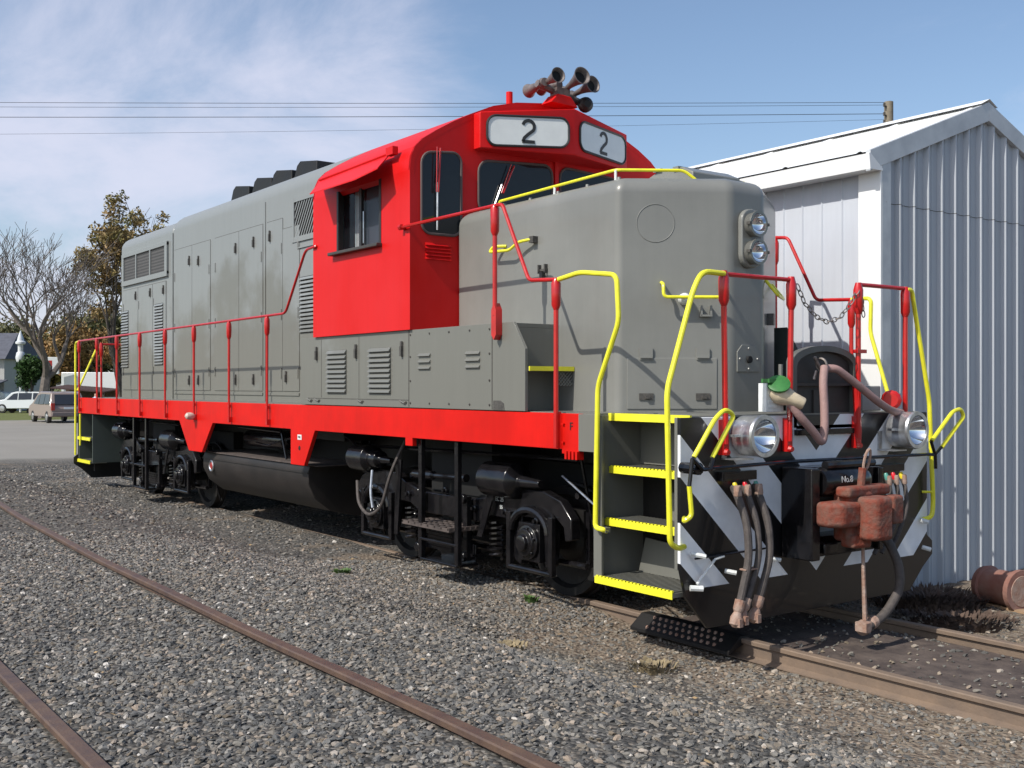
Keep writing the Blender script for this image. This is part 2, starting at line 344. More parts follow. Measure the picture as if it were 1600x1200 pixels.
def ground_mat():
    m = bpy.data.materials.new('gravel_ground'); m.use_nodes = True; t = m.node_tree; b = t.nodes['Principled BSDF']; L = t.links
    b.inputs['Roughness'].default_value = 0.95; b.inputs['Specular IOR Level'].default_value = 0.2
    co = N(t, 'ShaderNodeTexCoord'); s = N(t, 'ShaderNodeSeparateXYZ'); L.new(co.outputs['Object'], s.inputs[0])
    vo = N(t, 'ShaderNodeTexVoronoi'); vo.inputs['Scale'].default_value = 34; L.new(co.outputs['Object'], vo.inputs['Vector'])
    cr = N(t, 'ShaderNodeValToRGB'); e = cr.color_ramp.elements
    e[0].position = 0; e[0].color = (0.055, 0.052, 0.048, 1); e[1].position = 1; e[1].color = (0.34, 0.32, 0.29, 1)
    for p, c in ((0.35, (0.10, 0.098, 0.093, 1)), (0.6, (0.145, 0.138, 0.125, 1)), (0.85, (0.20, 0.175, 0.145, 1))):
        q = e.new(p); q.color = c
    sp = N(t, 'ShaderNodeSeparateColor'); L.new(vo.outputs['Color'], sp.inputs[0]); L.new(sp.outputs[0], cr.inputs[0])
    dk = N(t, 'ShaderNodeMapRange'); dk.inputs['From Min'].default_value = 0.0; dk.inputs['From Max'].default_value = 0.75; dk.inputs['To Min'].default_value = 1.1; dk.inputs['To Max'].default_value = 0.55
    L.new(vo.outputs['Distance'], dk.inputs['Value'])
    hs = N(t, 'ShaderNodeHueSaturation'); L.new(cr.outputs[0], hs.inputs['Color']); L.new(dk.outputs[0], hs.inputs['Value'])
    # brown earth: close to the locomotive's track and in patches
    n = N(t, 'ShaderNodeTexNoise'); n.inputs['Scale'].default_value = 0.9; n.inputs['Detail'].default_value = 10; n.inputs['Roughness'].default_value = 0.68; L.new(co.outputs['Object'], n.inputs['Vector'])
    nd = N(t, 'ShaderNodeTexNoise'); nd.inputs['Scale'].default_value = 22; nd.inputs['Detail'].default_value = 8; L.new(co.outputs['Object'], nd.inputs['Vector'])
    earth = N(t, 'ShaderNodeMix', data_type='RGBA'); earth.inputs['A'].default_value = (0.105, 0.078, 0.058, 1); earth.inputs['B'].default_value = (0.26, 0.215, 0.165, 1)
    m5 = N(t, 'ShaderNodeMapRange'); m5.inputs['From Min'].default_value = 0.35; m5.inputs['From Max'].default_value = 0.66; L.new(nd.outputs['Fac'], m5.inputs['Value']); L.new(m5.outputs[0], earth.inputs['Factor'])
    near = N(t, 'ShaderNodeMapRange'); near.inputs['From Min'].default_value = -2.6; near.inputs['From Max'].default_value = -1.1; near.inputs['To Min'].default_value = 0.0; near.inputs['To Max'].default_value = 0.42
    L.new(s.outputs['Y'], near.inputs['Value'])
    nx_ = N(t, 'ShaderNodeMapRange', interpolation_type='SMOOTHSTEP'); nx_.inputs['From Min'].default_value = -7.0; nx_.inputs['From Max'].default_value = -1.5; nx_.inputs['To Min'].default_value = 0.3; L.new(s.outputs['X'], nx_.inputs['Value'])
    nm_ = N(t, 'ShaderNodeMath', operation='MULTIPLY'); L.new(near.outputs[0], nm_.inputs[0]); L.new(nx_.outputs[0], nm_.inputs[1]); near = nm_
    ad = N(t, 'ShaderNodeMath', operation='ADD'); L.new(near.outputs[0], ad.inputs[0]); L.new(n.outputs['Fac'], ad.inputs[1])
    ms = N(t, 'ShaderNodeMapRange', interpolation_type='SMOOTHSTEP'); ms.inputs['From Min'].default_value = 0.62; ms.inputs['From Max'].default_value = 0.80; L.new(ad.outputs[0], ms.inputs['Value'])
    mi = N(t, 'ShaderNodeMix', data_type='RGBA'); L.new(ms.outputs[0], mi.inputs['Factor']); L.new(hs.outputs[0], mi.inputs['A']); L.new(earth.outputs['Result'], mi.inputs['B'])
    # asphalt lot and grass far to the west
    n3 = N(t, 'ShaderNodeTexNoise'); n3.inputs['Scale'].default_value = 0.35; n3.inputs['Detail'].default_value = 6; L.new(co.outputs['Object'], n3.inputs['Vector'])
    xn = N(t, 'ShaderNodeMath', operation='MULTIPLY_ADD'); xn.inputs[1].default_value = 5.0; L.new(n3.outputs['Fac'], xn.inputs[0]); L.new(s.outputs['X'], xn.inputs[2])
    rd = N(t, 'ShaderNodeMapRange'); rd.inputs['From Min'].default_value = -23.0; rd.inputs['From Max'].default_value = -25.5; L.new(xn.outputs[0], rd.inputs['Value'])
    asph = N(t, 'ShaderNodeMix', data_type='RGBA'); asph.inputs['A'].default_value = (0.205, 0.190, 0.168, 1); asph.inputs['B'].default_value = (0.275, 0.262, 0.235, 1); L.new(n3.outputs['Fac'], asph.inputs['Factor'])
    mi2 = N(t, 'ShaderNodeMix', data_type='RGBA'); L.new(rd.outputs[0], mi2.inputs['Factor']); L.new(mi.outputs['Result'], mi2.inputs['A']); L.new(asph.outputs['Result'], mi2.inputs['B'])
    gr = N(t, 'ShaderNodeMapRange'); gr.inputs['From Min'].default_value = -62.0; gr.inputs['From Max'].default_value = -63.5; L.new(xn.outputs[0], gr.inputs['Value'])
    gcol = N(t, 'ShaderNodeMix', data_type='RGBA'); gcol.inputs['A'].default_value = (0.085, 0.115, 0.035, 1); gcol.inputs['B'].default_value = (0.15, 0.15, 0.06, 1); L.new(n.outputs['Fac'], gcol.inputs['Factor'])
    mi3 = N(t, 'ShaderNodeMix', data_type='RGBA'); L.new(gr.outputs[0], mi3.inputs['Factor']); L.new(mi2.outputs['Result'], mi3.inputs['A']); L.new(gcol.outputs['Result'], mi3.inputs['B'])
    L.new(mi3.outputs['Result'], b.inputs['Base Color'])
    bp = N(t, 'ShaderNodeBump'); bp.inputs['Strength'].default_value = 0.9; bp.inputs['Distance'].default_value = 0.02; bp.invert = True
    inv = N(t, 'ShaderNodeMath', operation='MULTIPLY'); one = N(t, 'ShaderNodeMath', operation='SUBTRACT'); one.inputs[0].default_value = 1.0
    L.new(rd.outputs[0], one.inputs[1]); L.new(vo.outputs['Distance'], inv.inputs[0]); L.new(one.outputs[0], inv.inputs[1]); L.new(inv.outputs[0], bp.inputs['Height'])
    bp2 = N(t, 'ShaderNodeBump'); bp2.inputs['Strength'].default_value = 0.5; bp2.inputs['Distance'].default_value = 0.01; L.new(nd.outputs['Fac'], bp2.inputs['Height']); L.new(bp.outputs[0], bp2.inputs['Normal'])
    L.new(bp2.outputs[0], b.inputs['Normal'])
    return m
g = ground_mesh().build('ground', ground_mat()); tag(g, kind='structure', label='gravel yard with patches of brown earth')

# ---- loose ballast stones (uncountable): points with attributes, a stone on each
def stones():
    rng = np.random.default_rng(3)
    C2 = np.array([5.61, -7.10]); F = np.array([-.8084, .5886]); Rt = np.array([.5886, .8084])
    pts = []
    def scatter(n, d0, d1, power):
        # denser near the camera: distance distribution, inside the view and a wide margin
        d = d0+(d1-d0)*rng.random(n)**power; a = (rng.random(n)-0.5)*2*0.66*d
        return (C2+np.outer(d, F)+np.outer(a, Rt))
    A = [scatter(19000, 1.2, 3.8, 0.55), scatter(125000, 3.4, 12, 0.62), scatter(80000, 11, 34, 0.6)]
    sizes = [0.0140, 0.0148, 0.021]
    co = []; sc_ = []; cl = []
    for P, s0 in zip(A, sizes):
        for (x, y) in P:
            if x < -24.5 or y > 3.2 or (x < -.9 and x > -12 and y > 2.1): continue
            dirt = 0.0
            if -0.62 < y < 0.62:
                if x > -1.2: dirt = 0.955
                elif x > -17: dirt = 0.75
            elif y > 0.8: dirt = 0.8
            elif y > -2.0 and x > -1.5: dirt = 0.55+0.35*mnoise.noise(Vector((x*0.9, y*0.9, 2)))
            else: dirt = max(0.0, mnoise.noise(Vector((x*0.7, y*0.7, 9)))*0.9-0.1)
            if rng.random() < dirt: continue
            if min(abs(y-0.753), abs(y+0.753)) < 0.085 and x > -17.5: continue
            if min(abs(y-rail1_y(x)), abs(y-rail2_y(x))) < 0.055 and x > -22: continue
            s = s0*(0.55+0.9*rng.random()**2.2)
            co.append((x, y, (gz(x, y) if not (-.7 < y < .7 and x > -1.15) else -.085-.03*max(0, abs(y)-.5))+s*0.18)); sc_.append(s); cl.append(max(0.0, min(1.0, (y+4.6)/3.4))*max(0.0, min(1.0, (x+5.5)/6.0))*(.6+.6*mnoise.noise(Vector((x*.9, y*.9, 6))))+.15*max(0, mnoise.noise(Vector((x*.6, y*.6, 3)))+.3))
    me = bpy.data.meshes.new('ballast_stones'); me.from_pydata(co, [], [])
    a = me.attributes.new('size', 'FLOAT', 'POINT'); a.data.foreach_set('value', np.array(sc_, dtype=np.float32))
    a = me.attributes.new('warm', 'FLOAT', 'POINT'); a.data.foreach_set('value', np.array(cl, dtype=np.float32))
    o = bpy.data.objects.new('ballast_stones', me); col.objects.link(o)
    m = bpy.data.materials.new('ballast_stone'); m.use_nodes = True; t = m.node_tree; b = t.nodes['Principled BSDF']; L = t.links
    b.inputs['Roughness'].default_value = 0.85; b.inputs['Specular IOR Level'].default_value = 0.35
    oi = N(t, 'ShaderNodeObjectInfo'); cr = N(t, 'ShaderNodeValToRGB'); e = cr.color_ramp.elements
    e[0].position = 0; e[0].color = (0.050, 0.050, 0.050, 1); e[1].position = 1; e[1].color = (0.46, 0.44, 0.41, 1)
    for p, c in ((0.22, (0.088, 0.088, 0.086, 1)), (0.45, (0.125, 0.124, 0.120, 1)), (0.62, (0.160, 0.150, 0.133, 1)), (0.74, (0.130, 0.108, 0.082, 1)), (0.86, (0.195, 0.190, 0.178, 1)), (0.94, (0.235, 0.190, 0.150, 1)), (0.985, (0.30, 0.28, 0.255, 1))):
        q = e.new(p); q.color = c
    at = N(t, 'ShaderNodeAttribute'); at.attribute_type = 'INSTANCER'; at.attribute_name = 'tone'
    aw = N(t, 'ShaderNodeAttribute'); aw.attribute_type = 'INSTANCER'; aw.attribute_name = 'warm'
    wm_ = N(t, 'ShaderNodeMix', data_type='RGBA', blend_type='MULTIPLY'); wm_.inputs['B'].default_value = (1.20, 1.12, 1.0, 1); L.new(aw.outputs['Fac'], wm_.inputs['Factor'])
    gn_ = N(t, 'ShaderNodeMix', data_type='RGBA', blend_type='MULTIPLY'); gn_.inputs['Factor'].default_value = 1; gn_.inputs['B'].default_value = (1.16, 1.15, 1.13, 1)
    L.new(at.outputs['Fac'], cr.inputs[0]); L.new(cr.outputs[0], gn_.inputs['A']); L.new(gn_.outputs['Result'], wm_.inputs['A']); L.new(wm_.outputs['Result'], b.inputs['Base Color'])
    me.materials.append(m)
    ng = bpy.data.node_groups.new('stones_on_points', 'GeometryNodeTree')
    ng.interface.new_socket('Geometry', in_out='INPUT', socket_type='NodeSocketGeometry'); ng.interface.new_socket('Geometry', in_out='OUTPUT', socket_type='NodeSocketGeometry')
    gi = ng.nodes.new('NodeGroupInput'); go = ng.nodes.new('NodeGroupOutput'); l = ng.links
    g2i = ng.nodes.new('GeometryNodeGeometryToInstance')
    for k in range(4):
        ic = ng.nodes.new('GeometryNodeMeshIcoSphere'); ic.inputs['Radius'].default_value = 1.0; ic.inputs['Subdivisions'].default_value = 2 if k < 2 else 1
        nz = ng.nodes.new('ShaderNodeTexNoise'); nz.noise_dimensions = '4D'; nz.inputs['W'].default_value = k*3.7; nz.inputs['Scale'].default_value = 0.9; nz.inputs['Detail'].default_value = 2
        sb = ng.nodes.new('ShaderNodeVectorMath'); sb.operation = 'SUBTRACT'; sb.inputs[1].default_value = (0.5, 0.5, 0.5)
        ml = ng.nodes.new('ShaderNodeVectorMath'); ml.operation = 'MULTIPLY'; ml.inputs[1].default_value = (2.6, 2.6, 2.2)
        sp = ng.nodes.new('GeometryNodeSetPosition')
        tr = ng.nodes.new('GeometryNodeTransform'); tr.inputs['Scale'].default_value = ((1.15, 0.85, 0.62), (1.3, 0.8, 0.5), (0.95, 0.95, 0.7), (1.25, 0.7, 0.65))[k]
        sm_ = ng.nodes.new('GeometryNodeSetMaterial'); sm_.inputs['Material'].default_value = m
        l.new(ic.outputs['Mesh'], sp.inputs['Geometry']); l.new(nz.outputs['Color'], sb.inputs[0]); l.new(sb.outputs[0], ml.inputs[0]); l.new(ml.outputs[0], sp.inputs['Offset'])
        l.new(sp.outputs[0], tr.inputs['Geometry']); l.new(tr.outputs[0], sm_.inputs['Geometry']); l.new(sm_.outputs[0], g2i.inputs[0])
    iop = ng.nodes.new('GeometryNodeInstanceOnPoints'); iop.inputs['Pick Instance'].default_value = True
    rv = ng.nodes.new('FunctionNodeRandomValue'); rv.data_type = 'FLOAT_VECTOR'; rv.inputs['Min'].default_value = (-0.5, -0.5, 0); rv.inputs['Max'].default_value = (0.5, 0.5, 6.28)
    at2 = ng.nodes.new('GeometryNodeInputNamedAttribute'); at2.data_type = 'FLOAT'; at2.inputs['Name'].default_value = 'size'
    l.new(gi.outputs[0], iop.inputs['Points']); l.new(g2i.outputs[0], iop.inputs['Instance']); l.new(rv.outputs[0], iop.inputs['Rotation']); l.new(at2.outputs[0], iop.inputs['Scale'])
    st = ng.nodes.new('GeometryNodeStoreNamedAttribute'); st.data_type = 'FLOAT'; st.domain = 'INSTANCE'; st.inputs['Name'].default_value = 'tone'
    rv2 = ng.nodes.new('FunctionNodeRandomValue'); rv2.data_type = 'FLOAT'; rv2.inputs['Seed'].default_value = 5
    l.new(iop.outputs[0], st.inputs['Geometry']); l.new(rv2.outputs[1], st.inputs['Value']); l.new(st.outputs[0], go.inputs[0])
    md = o.modifiers.new('stones', 'NODES'); md.node_group = ng
    tag(o, 'loose grey and tan ballast stones covering the yard', kind='stuff')
stones()

# ---- rails
RAILRUST = mat('rail_rust_dark', (0.070, 0.044, 0.038), 0.55, c2=(0.125, 0.078, 0.052), vscale=7, bump=0.25, bscale=60, thresh=(0.3, 0.7))
RAILTAN = mat('rail_rust_tan', (0.21, 0.150, 0.105), 0.7, c2=(0.145, 0.108, 0.082), vscale=6, bump=0.25, bscale=60, thresh=(0.3, 0.7))
def rail(name, path, top, label, h=0.155, material=RAILRUST):
    prof = [(-0.036, 0), (-0.030, 0.006)] # filled below
    prof = [(-0.030, 0), (0.030, 0), (0.036, -0.008), (0.035, -0.034), (0.010, -0.046), (0.008, -h+0.028), (0.066, -h+0.010), (0.066, -h), (-0.066, -h), (-0.066, -h+0.010), (-0.008, -h+0.028), (-0.010, -0.046), (-0.035, -0.034), (-0.036, -0.008)]
    vs = []; fs = []; n = len(prof)
    for i, (x, y) in enumerate(path):
        x2, y2 = path[min(i+1, len(path)-1)]; x1, y1 = path[max(i-1, 0)]; d = Vector((x2-x1, y2-y1)).normalized(); nn = Vector((-d.y, d.x))
        for a, b in prof: vs.append((x+nn.x*a, y+nn.y*a, top+b+0.004*math.sin(x*1.7)))
    for i in range(len(path)-1):
        for k in range(n): fs.append((i*n+k, i*n+(k+1) % n, (i+1)*n+(k+1) % n, (i+1)*n+k))
    fs.append(tuple(range(n))); fs.append(tuple((len(path)-1)*n+k for k in range(n-1, -1, -1)))
    o = MB().add(vs, fs).build(name, material, bevel=0.0)
    return tag(o, label, 'rail')
xs = [12-0.5*i for i in range(80)]
rail('rail', [(x, rail1_y(x)) for x in xs], 0.365, 'rusty brown rail crossing the gravel in front, the farther of the two curving foreground rails')
rail('rail', [(x, rail2_y(x)) for x in xs], 0.365, 'thick rusty rail in the lower left corner, nearest rail of all')
xs = [12-2*i for i in range(15)]
rail('rail', [(x, -0.753) for x in xs], 0.0, 'tan rusty rail under the near wheels of the locomotive', 0.15, RAILTAN)
rail('rail', [(x, 0.753) for x in xs], 0.0, 'tan rusty rail under the far wheels, beside the shed', 0.15, RAILTAN)

# packed brown earth strip between the rails of the locomotive's track
def earth_strip():
    mb = MB(); xs_ = [-1.2+0.15*i for i in range(90)]; ys_ = [-0.70+0.1*i for i in range(15)]; vs = []; fs = []
    for y in ys_:
        for x in xs_:
            vs.append((x, y, -0.088+0.014*mnoise.noise(Vector((x*2, y*2, 1)))-0.03*max(0, abs(y)-0.5)))
    n = len(xs_)
    for j in range(len(ys_)-1):
        for i in range(n-1): fs.append((j*n+i, j*n+i+1, (j+1)*n+i+1, (j+1)*n+i))
    return mb.add(vs, fs)
EARTH = mat('packed_brown_earth', (0.052, 0.038, 0.033), 0.95, c2=(0.115, 0.088, 0.072), vscale=7, bump=1.0, bscale=22, thresh=(.36, .70))
tag(earth_strip().build('dirt_bed', EARTH), 'dark packed earth between the rails', kind='structure')

# ================================================================== LOCOMOTIVE
loco = empty('diesel_locomotive', (0, 0, 0), label='grey diesel locomotive with bright red cab, red side sill and yellow grab rails', cat='locomotive')
def islands(mb):
    p = list(range(len(mb.v)))
    def f(i):
        while p[i] != i: p[i] = p[p[i]]; i = p[i]
        return i
    for fc in mb.f:
        for k in fc[1:]: p[f(k)] = f(fc[0])
    g_ = {}
    for fc in mb.f: g_.setdefault(f(fc[0]), []).append(fc)
    for fs in g_.values():
        ids = sorted({i for fc in fs for i in fc}); mp_ = {i: k for k, i in enumerate(ids)}
        yield MB().add([mb.v[i] for i in ids], [tuple(mp_[i] for i in fc) for fc in fs])
def P(name, mb, m, parent=loco, bevel=0.0, label=None, split=False, **kw):
    if split:
        for q in islands(mb): o = q.build(name, m, parent, bevel, **kw)
        return o
    o = mb.build(name, m, parent, bevel, **kw)
    if label: o['label'] = label
    return o
S = -1.52
# ---- underframe
P('side_sill', MB().prism([(-16.25, 1.705), (-16.25, 1.41), (-10.54, 1.41), (-10.13, .98), (-9.60, .98), (-9.18, 1.41), (-6.60, 1.41), (-6.60, .985), (-6.23, .985), (-5.94, 1.41),
  (-3.88, 1.41), (-3.88, 1.33), (-3.74, 1.33), (-3.74, 1.41), (-1.36, 1.41), (-1.36, 1.375), (-1.145, 1.375), (-1.145, 1.705)], 'y', S, S+.05), REDS, bevel=0.004, label='red near side sill with two hanging brackets')
P('side_sill', MB().prism([(-16.25, 1.705), (-16.25, 1.41), (-10.5, 1.41), (-10.13, .98), (-9.60, .98), (-9.2, 1.41), (-1.145, 1.41), (-1.145, 1.705)], 'y', 1.47, 1.52), REDS)
b = MB()
for x in (-1.36,):
    b.box(x-.006, x+.006, S-.008, S, 1.415, 1.70)
for x, z in ((-1.33, 1.62), (-1.33, 1.47), (-1.40, 1.62), (-1.40, 1.47)): b.cyl((x, S, z), (x, S-.018, z), .011, 8)
for k in range(4): b.box(-1.30+.045*k, -1.275+.045*k, S-.02, S+.05, 1.335, 1.40)
P('sill_bolts', b, REDS)
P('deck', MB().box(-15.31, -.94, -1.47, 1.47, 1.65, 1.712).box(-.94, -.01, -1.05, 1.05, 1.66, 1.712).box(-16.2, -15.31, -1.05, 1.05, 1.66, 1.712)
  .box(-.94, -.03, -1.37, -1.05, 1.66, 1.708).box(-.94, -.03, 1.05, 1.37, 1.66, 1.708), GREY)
P('center_sill', MB().box(-15.9, -.2, -.45, .45, .95, 1.648).box(-15.3, -1.0, -1.42, -1.2, 1.45, 1.647).box(-15.3, -1.0, 1.2, 1.42, 1.45, 1.647)
  .box(-9.5, -6.4, -.9, .9, 1.25, 1.646), BLKM)
# ---- near front step well
b = MB().box(-1.145, -.94, S-.002, S+.04, 1.405, 1.703)
b.box(-.955, -.925, S, -.98, .42, 1.70).box(-.955, -.86, S-.004, S+.02, .42, 1.70)
P('step_well_panel', b, GREY, bevel=.003)
def step(x0, x1, ye, z, d, sgn=-1):
    t = MB().box(x0, x1, min(ye, ye-sgn*d), max(ye, ye-sgn*d), z-.035, z-.004)
    n = 22
    for i in range(n):
        xx = x0+(x1-x0)*(i+.5)/n; t.box(xx-.008, xx+.008, min(ye-sgn*.02, ye-sgn*d), max(ye-sgn*.02, ye-sgn*d), z-.004, z+.010)
    o = P('step', t, GREY)
    e = MB().box(x0, x1, min(ye+sgn*.008, ye), max(ye+sgn*.008, ye), z-.045, z+.008)
    for i in range(n):
        xx = x0+(x1-x0)*(i+.5)/n; e.box(xx-.011, xx+.011, min(ye, ye-sgn*.018), max(ye, ye-sgn*.018), z+.0, z+.016)
    P('step_edge', e, YEL, parent=o)
    return o
for ye, z, d in ((-1.385, 1.285, .33), (-1.43, .875, .33), (-1.535, .43, .42)): step(-.92, -.06, ye, z, d)
P('step_edge', MB().box(-.93, -.03, -1.392, -1.372, 1.655, 1.715), YEL)
P('step_riser', MB().box(-.92, -.06, -1.055, -1.04, 1.30, 1.655).box(-.50, -.06, -1.115, -1.10, .88, 1.10).prism([(-.86, .44), (-.06, .44), (-.06, .68), (-.78, .72)], 'y', -1.13, -1.115), GREY, bevel=.002)
P('step_well_back', MB().box(-.93, -.05, -1.02, -1.0, .40, 1.30), BLKM)
# far front step well and rear step wells
P('step_well_panel', MB().box(-.955, -.925, .98, 1.52, .42, 1.70).box(-1.145, -.94, 1.48, 1.522, 1.405, 1.703), GREY, split=True)
for ye, z in ((1.385, 1.285), (1.43, .875), (1.535, .43)): step(-.92, -.06, ye, z, .33, 1)
P('step_well_panel', split=True, mb=MB().box(-16.25, -16.20, S+.01, -.9, .50, 1.40).box(-15.34, -15.31, S+.02, -.9, .50, 1.40), m=mat('dark_green_grey_paint', (0.07, 0.085, 0.075), 0.5, var=.1))
for z in (.52, .95): step(-16.24, -15.36, -1.53, z, .3)
# ---- pilots
pil = [(-1.52, 1.70), (1.52, 1.70), (1.52, .62), (1.60, .56), (1.60, .44), (1.46, .34), (1.26, .15), (-1.24, .15), (-1.46, .40), (-1.52, .62)]
P('pilot_plate', MB().prism(pil, 'x', -.028, 0.0), CHEV, bevel=.004, label='front pilot plate with black and white chevron stripes')
P('pilot_plate', MB().prism([(-p[0], p[1]) for p in pil], 'x', -16.27, -16.25), BLKM)
P('pilot_brace', MB().prism([(-.028, 1.2), (-.028, .20), (-.30, .42), (-.30, 1.2)], 'y', -1.22, -1.20).prism([(-.028, 1.2), (-.028, .20), (-.30, .42), (-.30, 1.2)], 'y', 1.20, 1.22), BLKM, split=True)
b = MB().box(-.058, -.0285, S-.002, S+.03, .60, 1.70)
P('pilot_edge', b, GREY, bevel=.003)

# ---- hoods
def hood(name, base, z0, zt, rad, corner, material, crown=.05, n=6, parent=loco):
    rings = [(0, z0), (0, zt-rad)]
    for k in range(1, n+1):
        a = R(90*k/n); rings.append((rad*(1-math.cos(a)), zt-rad+rad*math.sin(a)))
    vs = []; fs = []; m = None
    for d, z in rings:
        q = round_poly(offset_poly(base, d), corner, 4); m = len(q)
        vs += [(x, y, z) for x, y in q]
    for i in range(len(rings)-1):
        for k in range(m): fs.append((i*m+k, i*m+(k+1) % m, (i+1)*m+(k+1) % m, (i+1)*m+k))
    # crowned roof: shrink towards the centre line
    o = (len(rings)-1)*m
    for f_, dz in ((.66, .55), (.33, .9), (.0, 1.0)):
        j = len(vs)
        for k in range(m): x, y, z = vs[o+k]; vs.append((x, y*f_ if f_ else y*1e-3, zt+crown*dz))
        for k in range(m): fs.append((o+k, o+(k+1) % m, j+(k+1) % m, j+k))
        o = j
    fs.append(tuple(range(o, o+m)))
    return P(name, MB().add(vs, fs), material, parent, angle=28, wn=True)
long_base = [(-15.25, -1.0), (-5.80, -1.0), (-5.80, 1.0), (-15.25, 1.0), (-15.72, .45), (-15.72, -.45)]
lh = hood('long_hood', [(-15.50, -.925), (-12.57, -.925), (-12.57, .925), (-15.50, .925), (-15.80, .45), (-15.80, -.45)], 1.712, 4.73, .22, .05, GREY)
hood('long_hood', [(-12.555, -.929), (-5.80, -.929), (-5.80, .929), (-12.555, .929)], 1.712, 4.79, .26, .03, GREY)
nose_base = [(-3.715, -1.0), (-1.26, -1.0), (-.72, -.205), (-.72, .205), (-1.26, 1.0), (-3.715, 1.0)]
nose = hood('short_hood', nose_base, 1.712, 3.70, .14, .05, GREYN, crown=.02)

yh = -.929
def hx(x): return 5.61+(x-5.61)*1.0115
def rib_v(x, z0, z1, m=BLKM, t=.005, y=yh, w_=.006): return MB().box(x-w_, x+w_, y-t, y+.002, z0, z1)
# hood seams (raised batten strips)
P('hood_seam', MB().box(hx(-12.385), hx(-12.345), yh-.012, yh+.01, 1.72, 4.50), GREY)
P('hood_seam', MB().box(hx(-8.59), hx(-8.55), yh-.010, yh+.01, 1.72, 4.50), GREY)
def latch(x, z, big=True, y=yh-.008, parent=None):
    b = MB()
    if big: b.box(x-.022, x+.022, y-.005, y+.002, z-.075, z+.07)
    b.box(x-.012, x+.02, y-.030, y-.004, z-.07, z+.03).box(x-.02, x+.012, y-.018, y-.004, z+.02, z+.08)
    return b
def door(x0, x1, z0, z1, latches, hinges, y=yh, name='engine_door'):
    x0, x1 = hx(x0), hx(x1); latches = [(hx(a), b) for a, b in latches]; hinges = [(hx(a), b) for a, b in hinges]
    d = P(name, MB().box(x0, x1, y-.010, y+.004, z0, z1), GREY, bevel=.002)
    if x1-x0 > .5: # shallow stamped seam line
        pass
    P('door_seam', MB().box(x0-.009, x0-.001, y-.0035, y, z0, z1).box(x0-.001, x1, y-.0035, y, z1+.001, z1+.009), DARKLATCH, parent=d)
    for (x, z) in latches:
        P('door_latch', latch(x, z, True, y-.010), DARKLATCH, parent=d)
    hb = MB()
    for (x, z) in hinges: hb.cyl((x, y-.014, z-.07), (x, y-.014, z+.07), .012, 6)
    if hinges: P('door_hinge', hb, GREY, parent=d, split=True)
    return d
DARKLATCH = mat('latch_dark_steel', (0.07, 0.065, 0.058), 0.5, var=.3, vscale=40)
gap = .012
# section B doors
edges = [(-12.28, -11.44), (-11.44+gap, -10.64), (-10.46, -9.50), (-9.50+gap, -8.64)]
for i, (a, b_) in enumerate(edges):
    lx = b_-.07 if i % 2 == 0 else a+.07; hg_ = a+.04 if i % 2 == 0 else b_-.04
    if i % 2 == 0: lat = [(b_-.10, 3.96), (b_-.10, 2.02)]
    else: lat = [(b_-.30, 3.98), (b_-.30, 2.02)] if i == 3 else [(a+.30, 3.92), (a+.30, 2.02)]
    door(a, b_, 1.86, 4.20, lat, [(hg_, 3.75), (hg_, 2.9), (hg_, 2.15)])
for a, b_ in ((-8.50, -7.98), (-7.97, -7.46)):
    door(a, b_, 1.86, 4.20 if a < -8 else 4.05, [(a+.12, 4.0 if a < -8 else 2.05)] , [(b_-.03, 3.8), (b_-.03, 2.9), (b_-.03, 2.1)])
for a, b_ in ((-15.12, -14.22), (-14.20, -13.40), (-13.38, -12.70)):
    door(a, b_, 1.86, 3.72, [(b_-.10, 3.58)], [(a+.04, 3.4), (a+.04, 2.2)])
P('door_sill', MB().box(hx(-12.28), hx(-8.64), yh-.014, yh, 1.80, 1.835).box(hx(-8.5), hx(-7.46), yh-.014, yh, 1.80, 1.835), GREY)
def louvres(x0, x1, z0, z1, n, y=yh, m=GREY, proud=.022):
    b = MB(); h = (z1-z0)/n; x0, x1 = hx(x0), hx(x1)
    for i in range(n):
        a = z0+i*h
        b.prism([(y, a+h*.98), (y-proud, a+h*.34), (y-proud, a+h*.22), (y, a+h*.20)], 'x', x0, x1)
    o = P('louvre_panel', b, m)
    P('louvre_slot', MB().box(x0+.005, x1-.005, y-.004, y, z0, z1), DARK, parent=o)
    return o
louvres(-15.17, -14.76, 2.27, 3.34, 20, yh-.011)
louvres(-13.27, -12.82, 2.29, 3.36, 20, yh-.011)
louvres(-7.44, -6.55, 2.62, 3.36, 14)
# rear radiator grille
MESHG = None
def grille_mat():
    m = bpy.data.materials.new('wire_grille'); m.use_nodes = True; t = m.node_tree; b = t.nodes['Principled BSDF']
    b.inputs['Roughness'].default_value = .7
    co = N(t, 'ShaderNodeTexCoord'); mp_ = N(t, 'ShaderNodeMapping'); mp_.inputs['Rotation'].default_value = (0, R(45), 0); t.links.new(co.outputs['Object'], mp_.inputs[0])
    ck = N(t, 'ShaderNodeTexChecker'); ck.inputs['Scale'].default_value = 26; ck.inputs['Color1'].default_value = (.10, .098, .095, 1); ck.inputs['Color2'].default_value = (.03, .03, .03, 1)
    t.links.new(mp_.outputs[0], ck.inputs[0]); t.links.new(ck.outputs[0], b.inputs['Base Color']); return m
GRILLE = grille_mat()
fr = MB()
for a, b_ in ((-15.12, -15.00), (-14.29, -14.24), (-13.50, -13.45), (-12.70, -12.58)): fr.box(hx(a), hx(b_), yh-.035, yh+.01, 3.84, 4.38)
fr.box(hx(-15.12), hx(-12.58), yh-.036, yh+.01, 4.33, 4.40).box(hx(-15.12), hx(-12.58), yh-.036, yh+.01, 3.80, 3.89)
gfr = P('radiator_grille_frame', fr, GREY, bevel=.003)
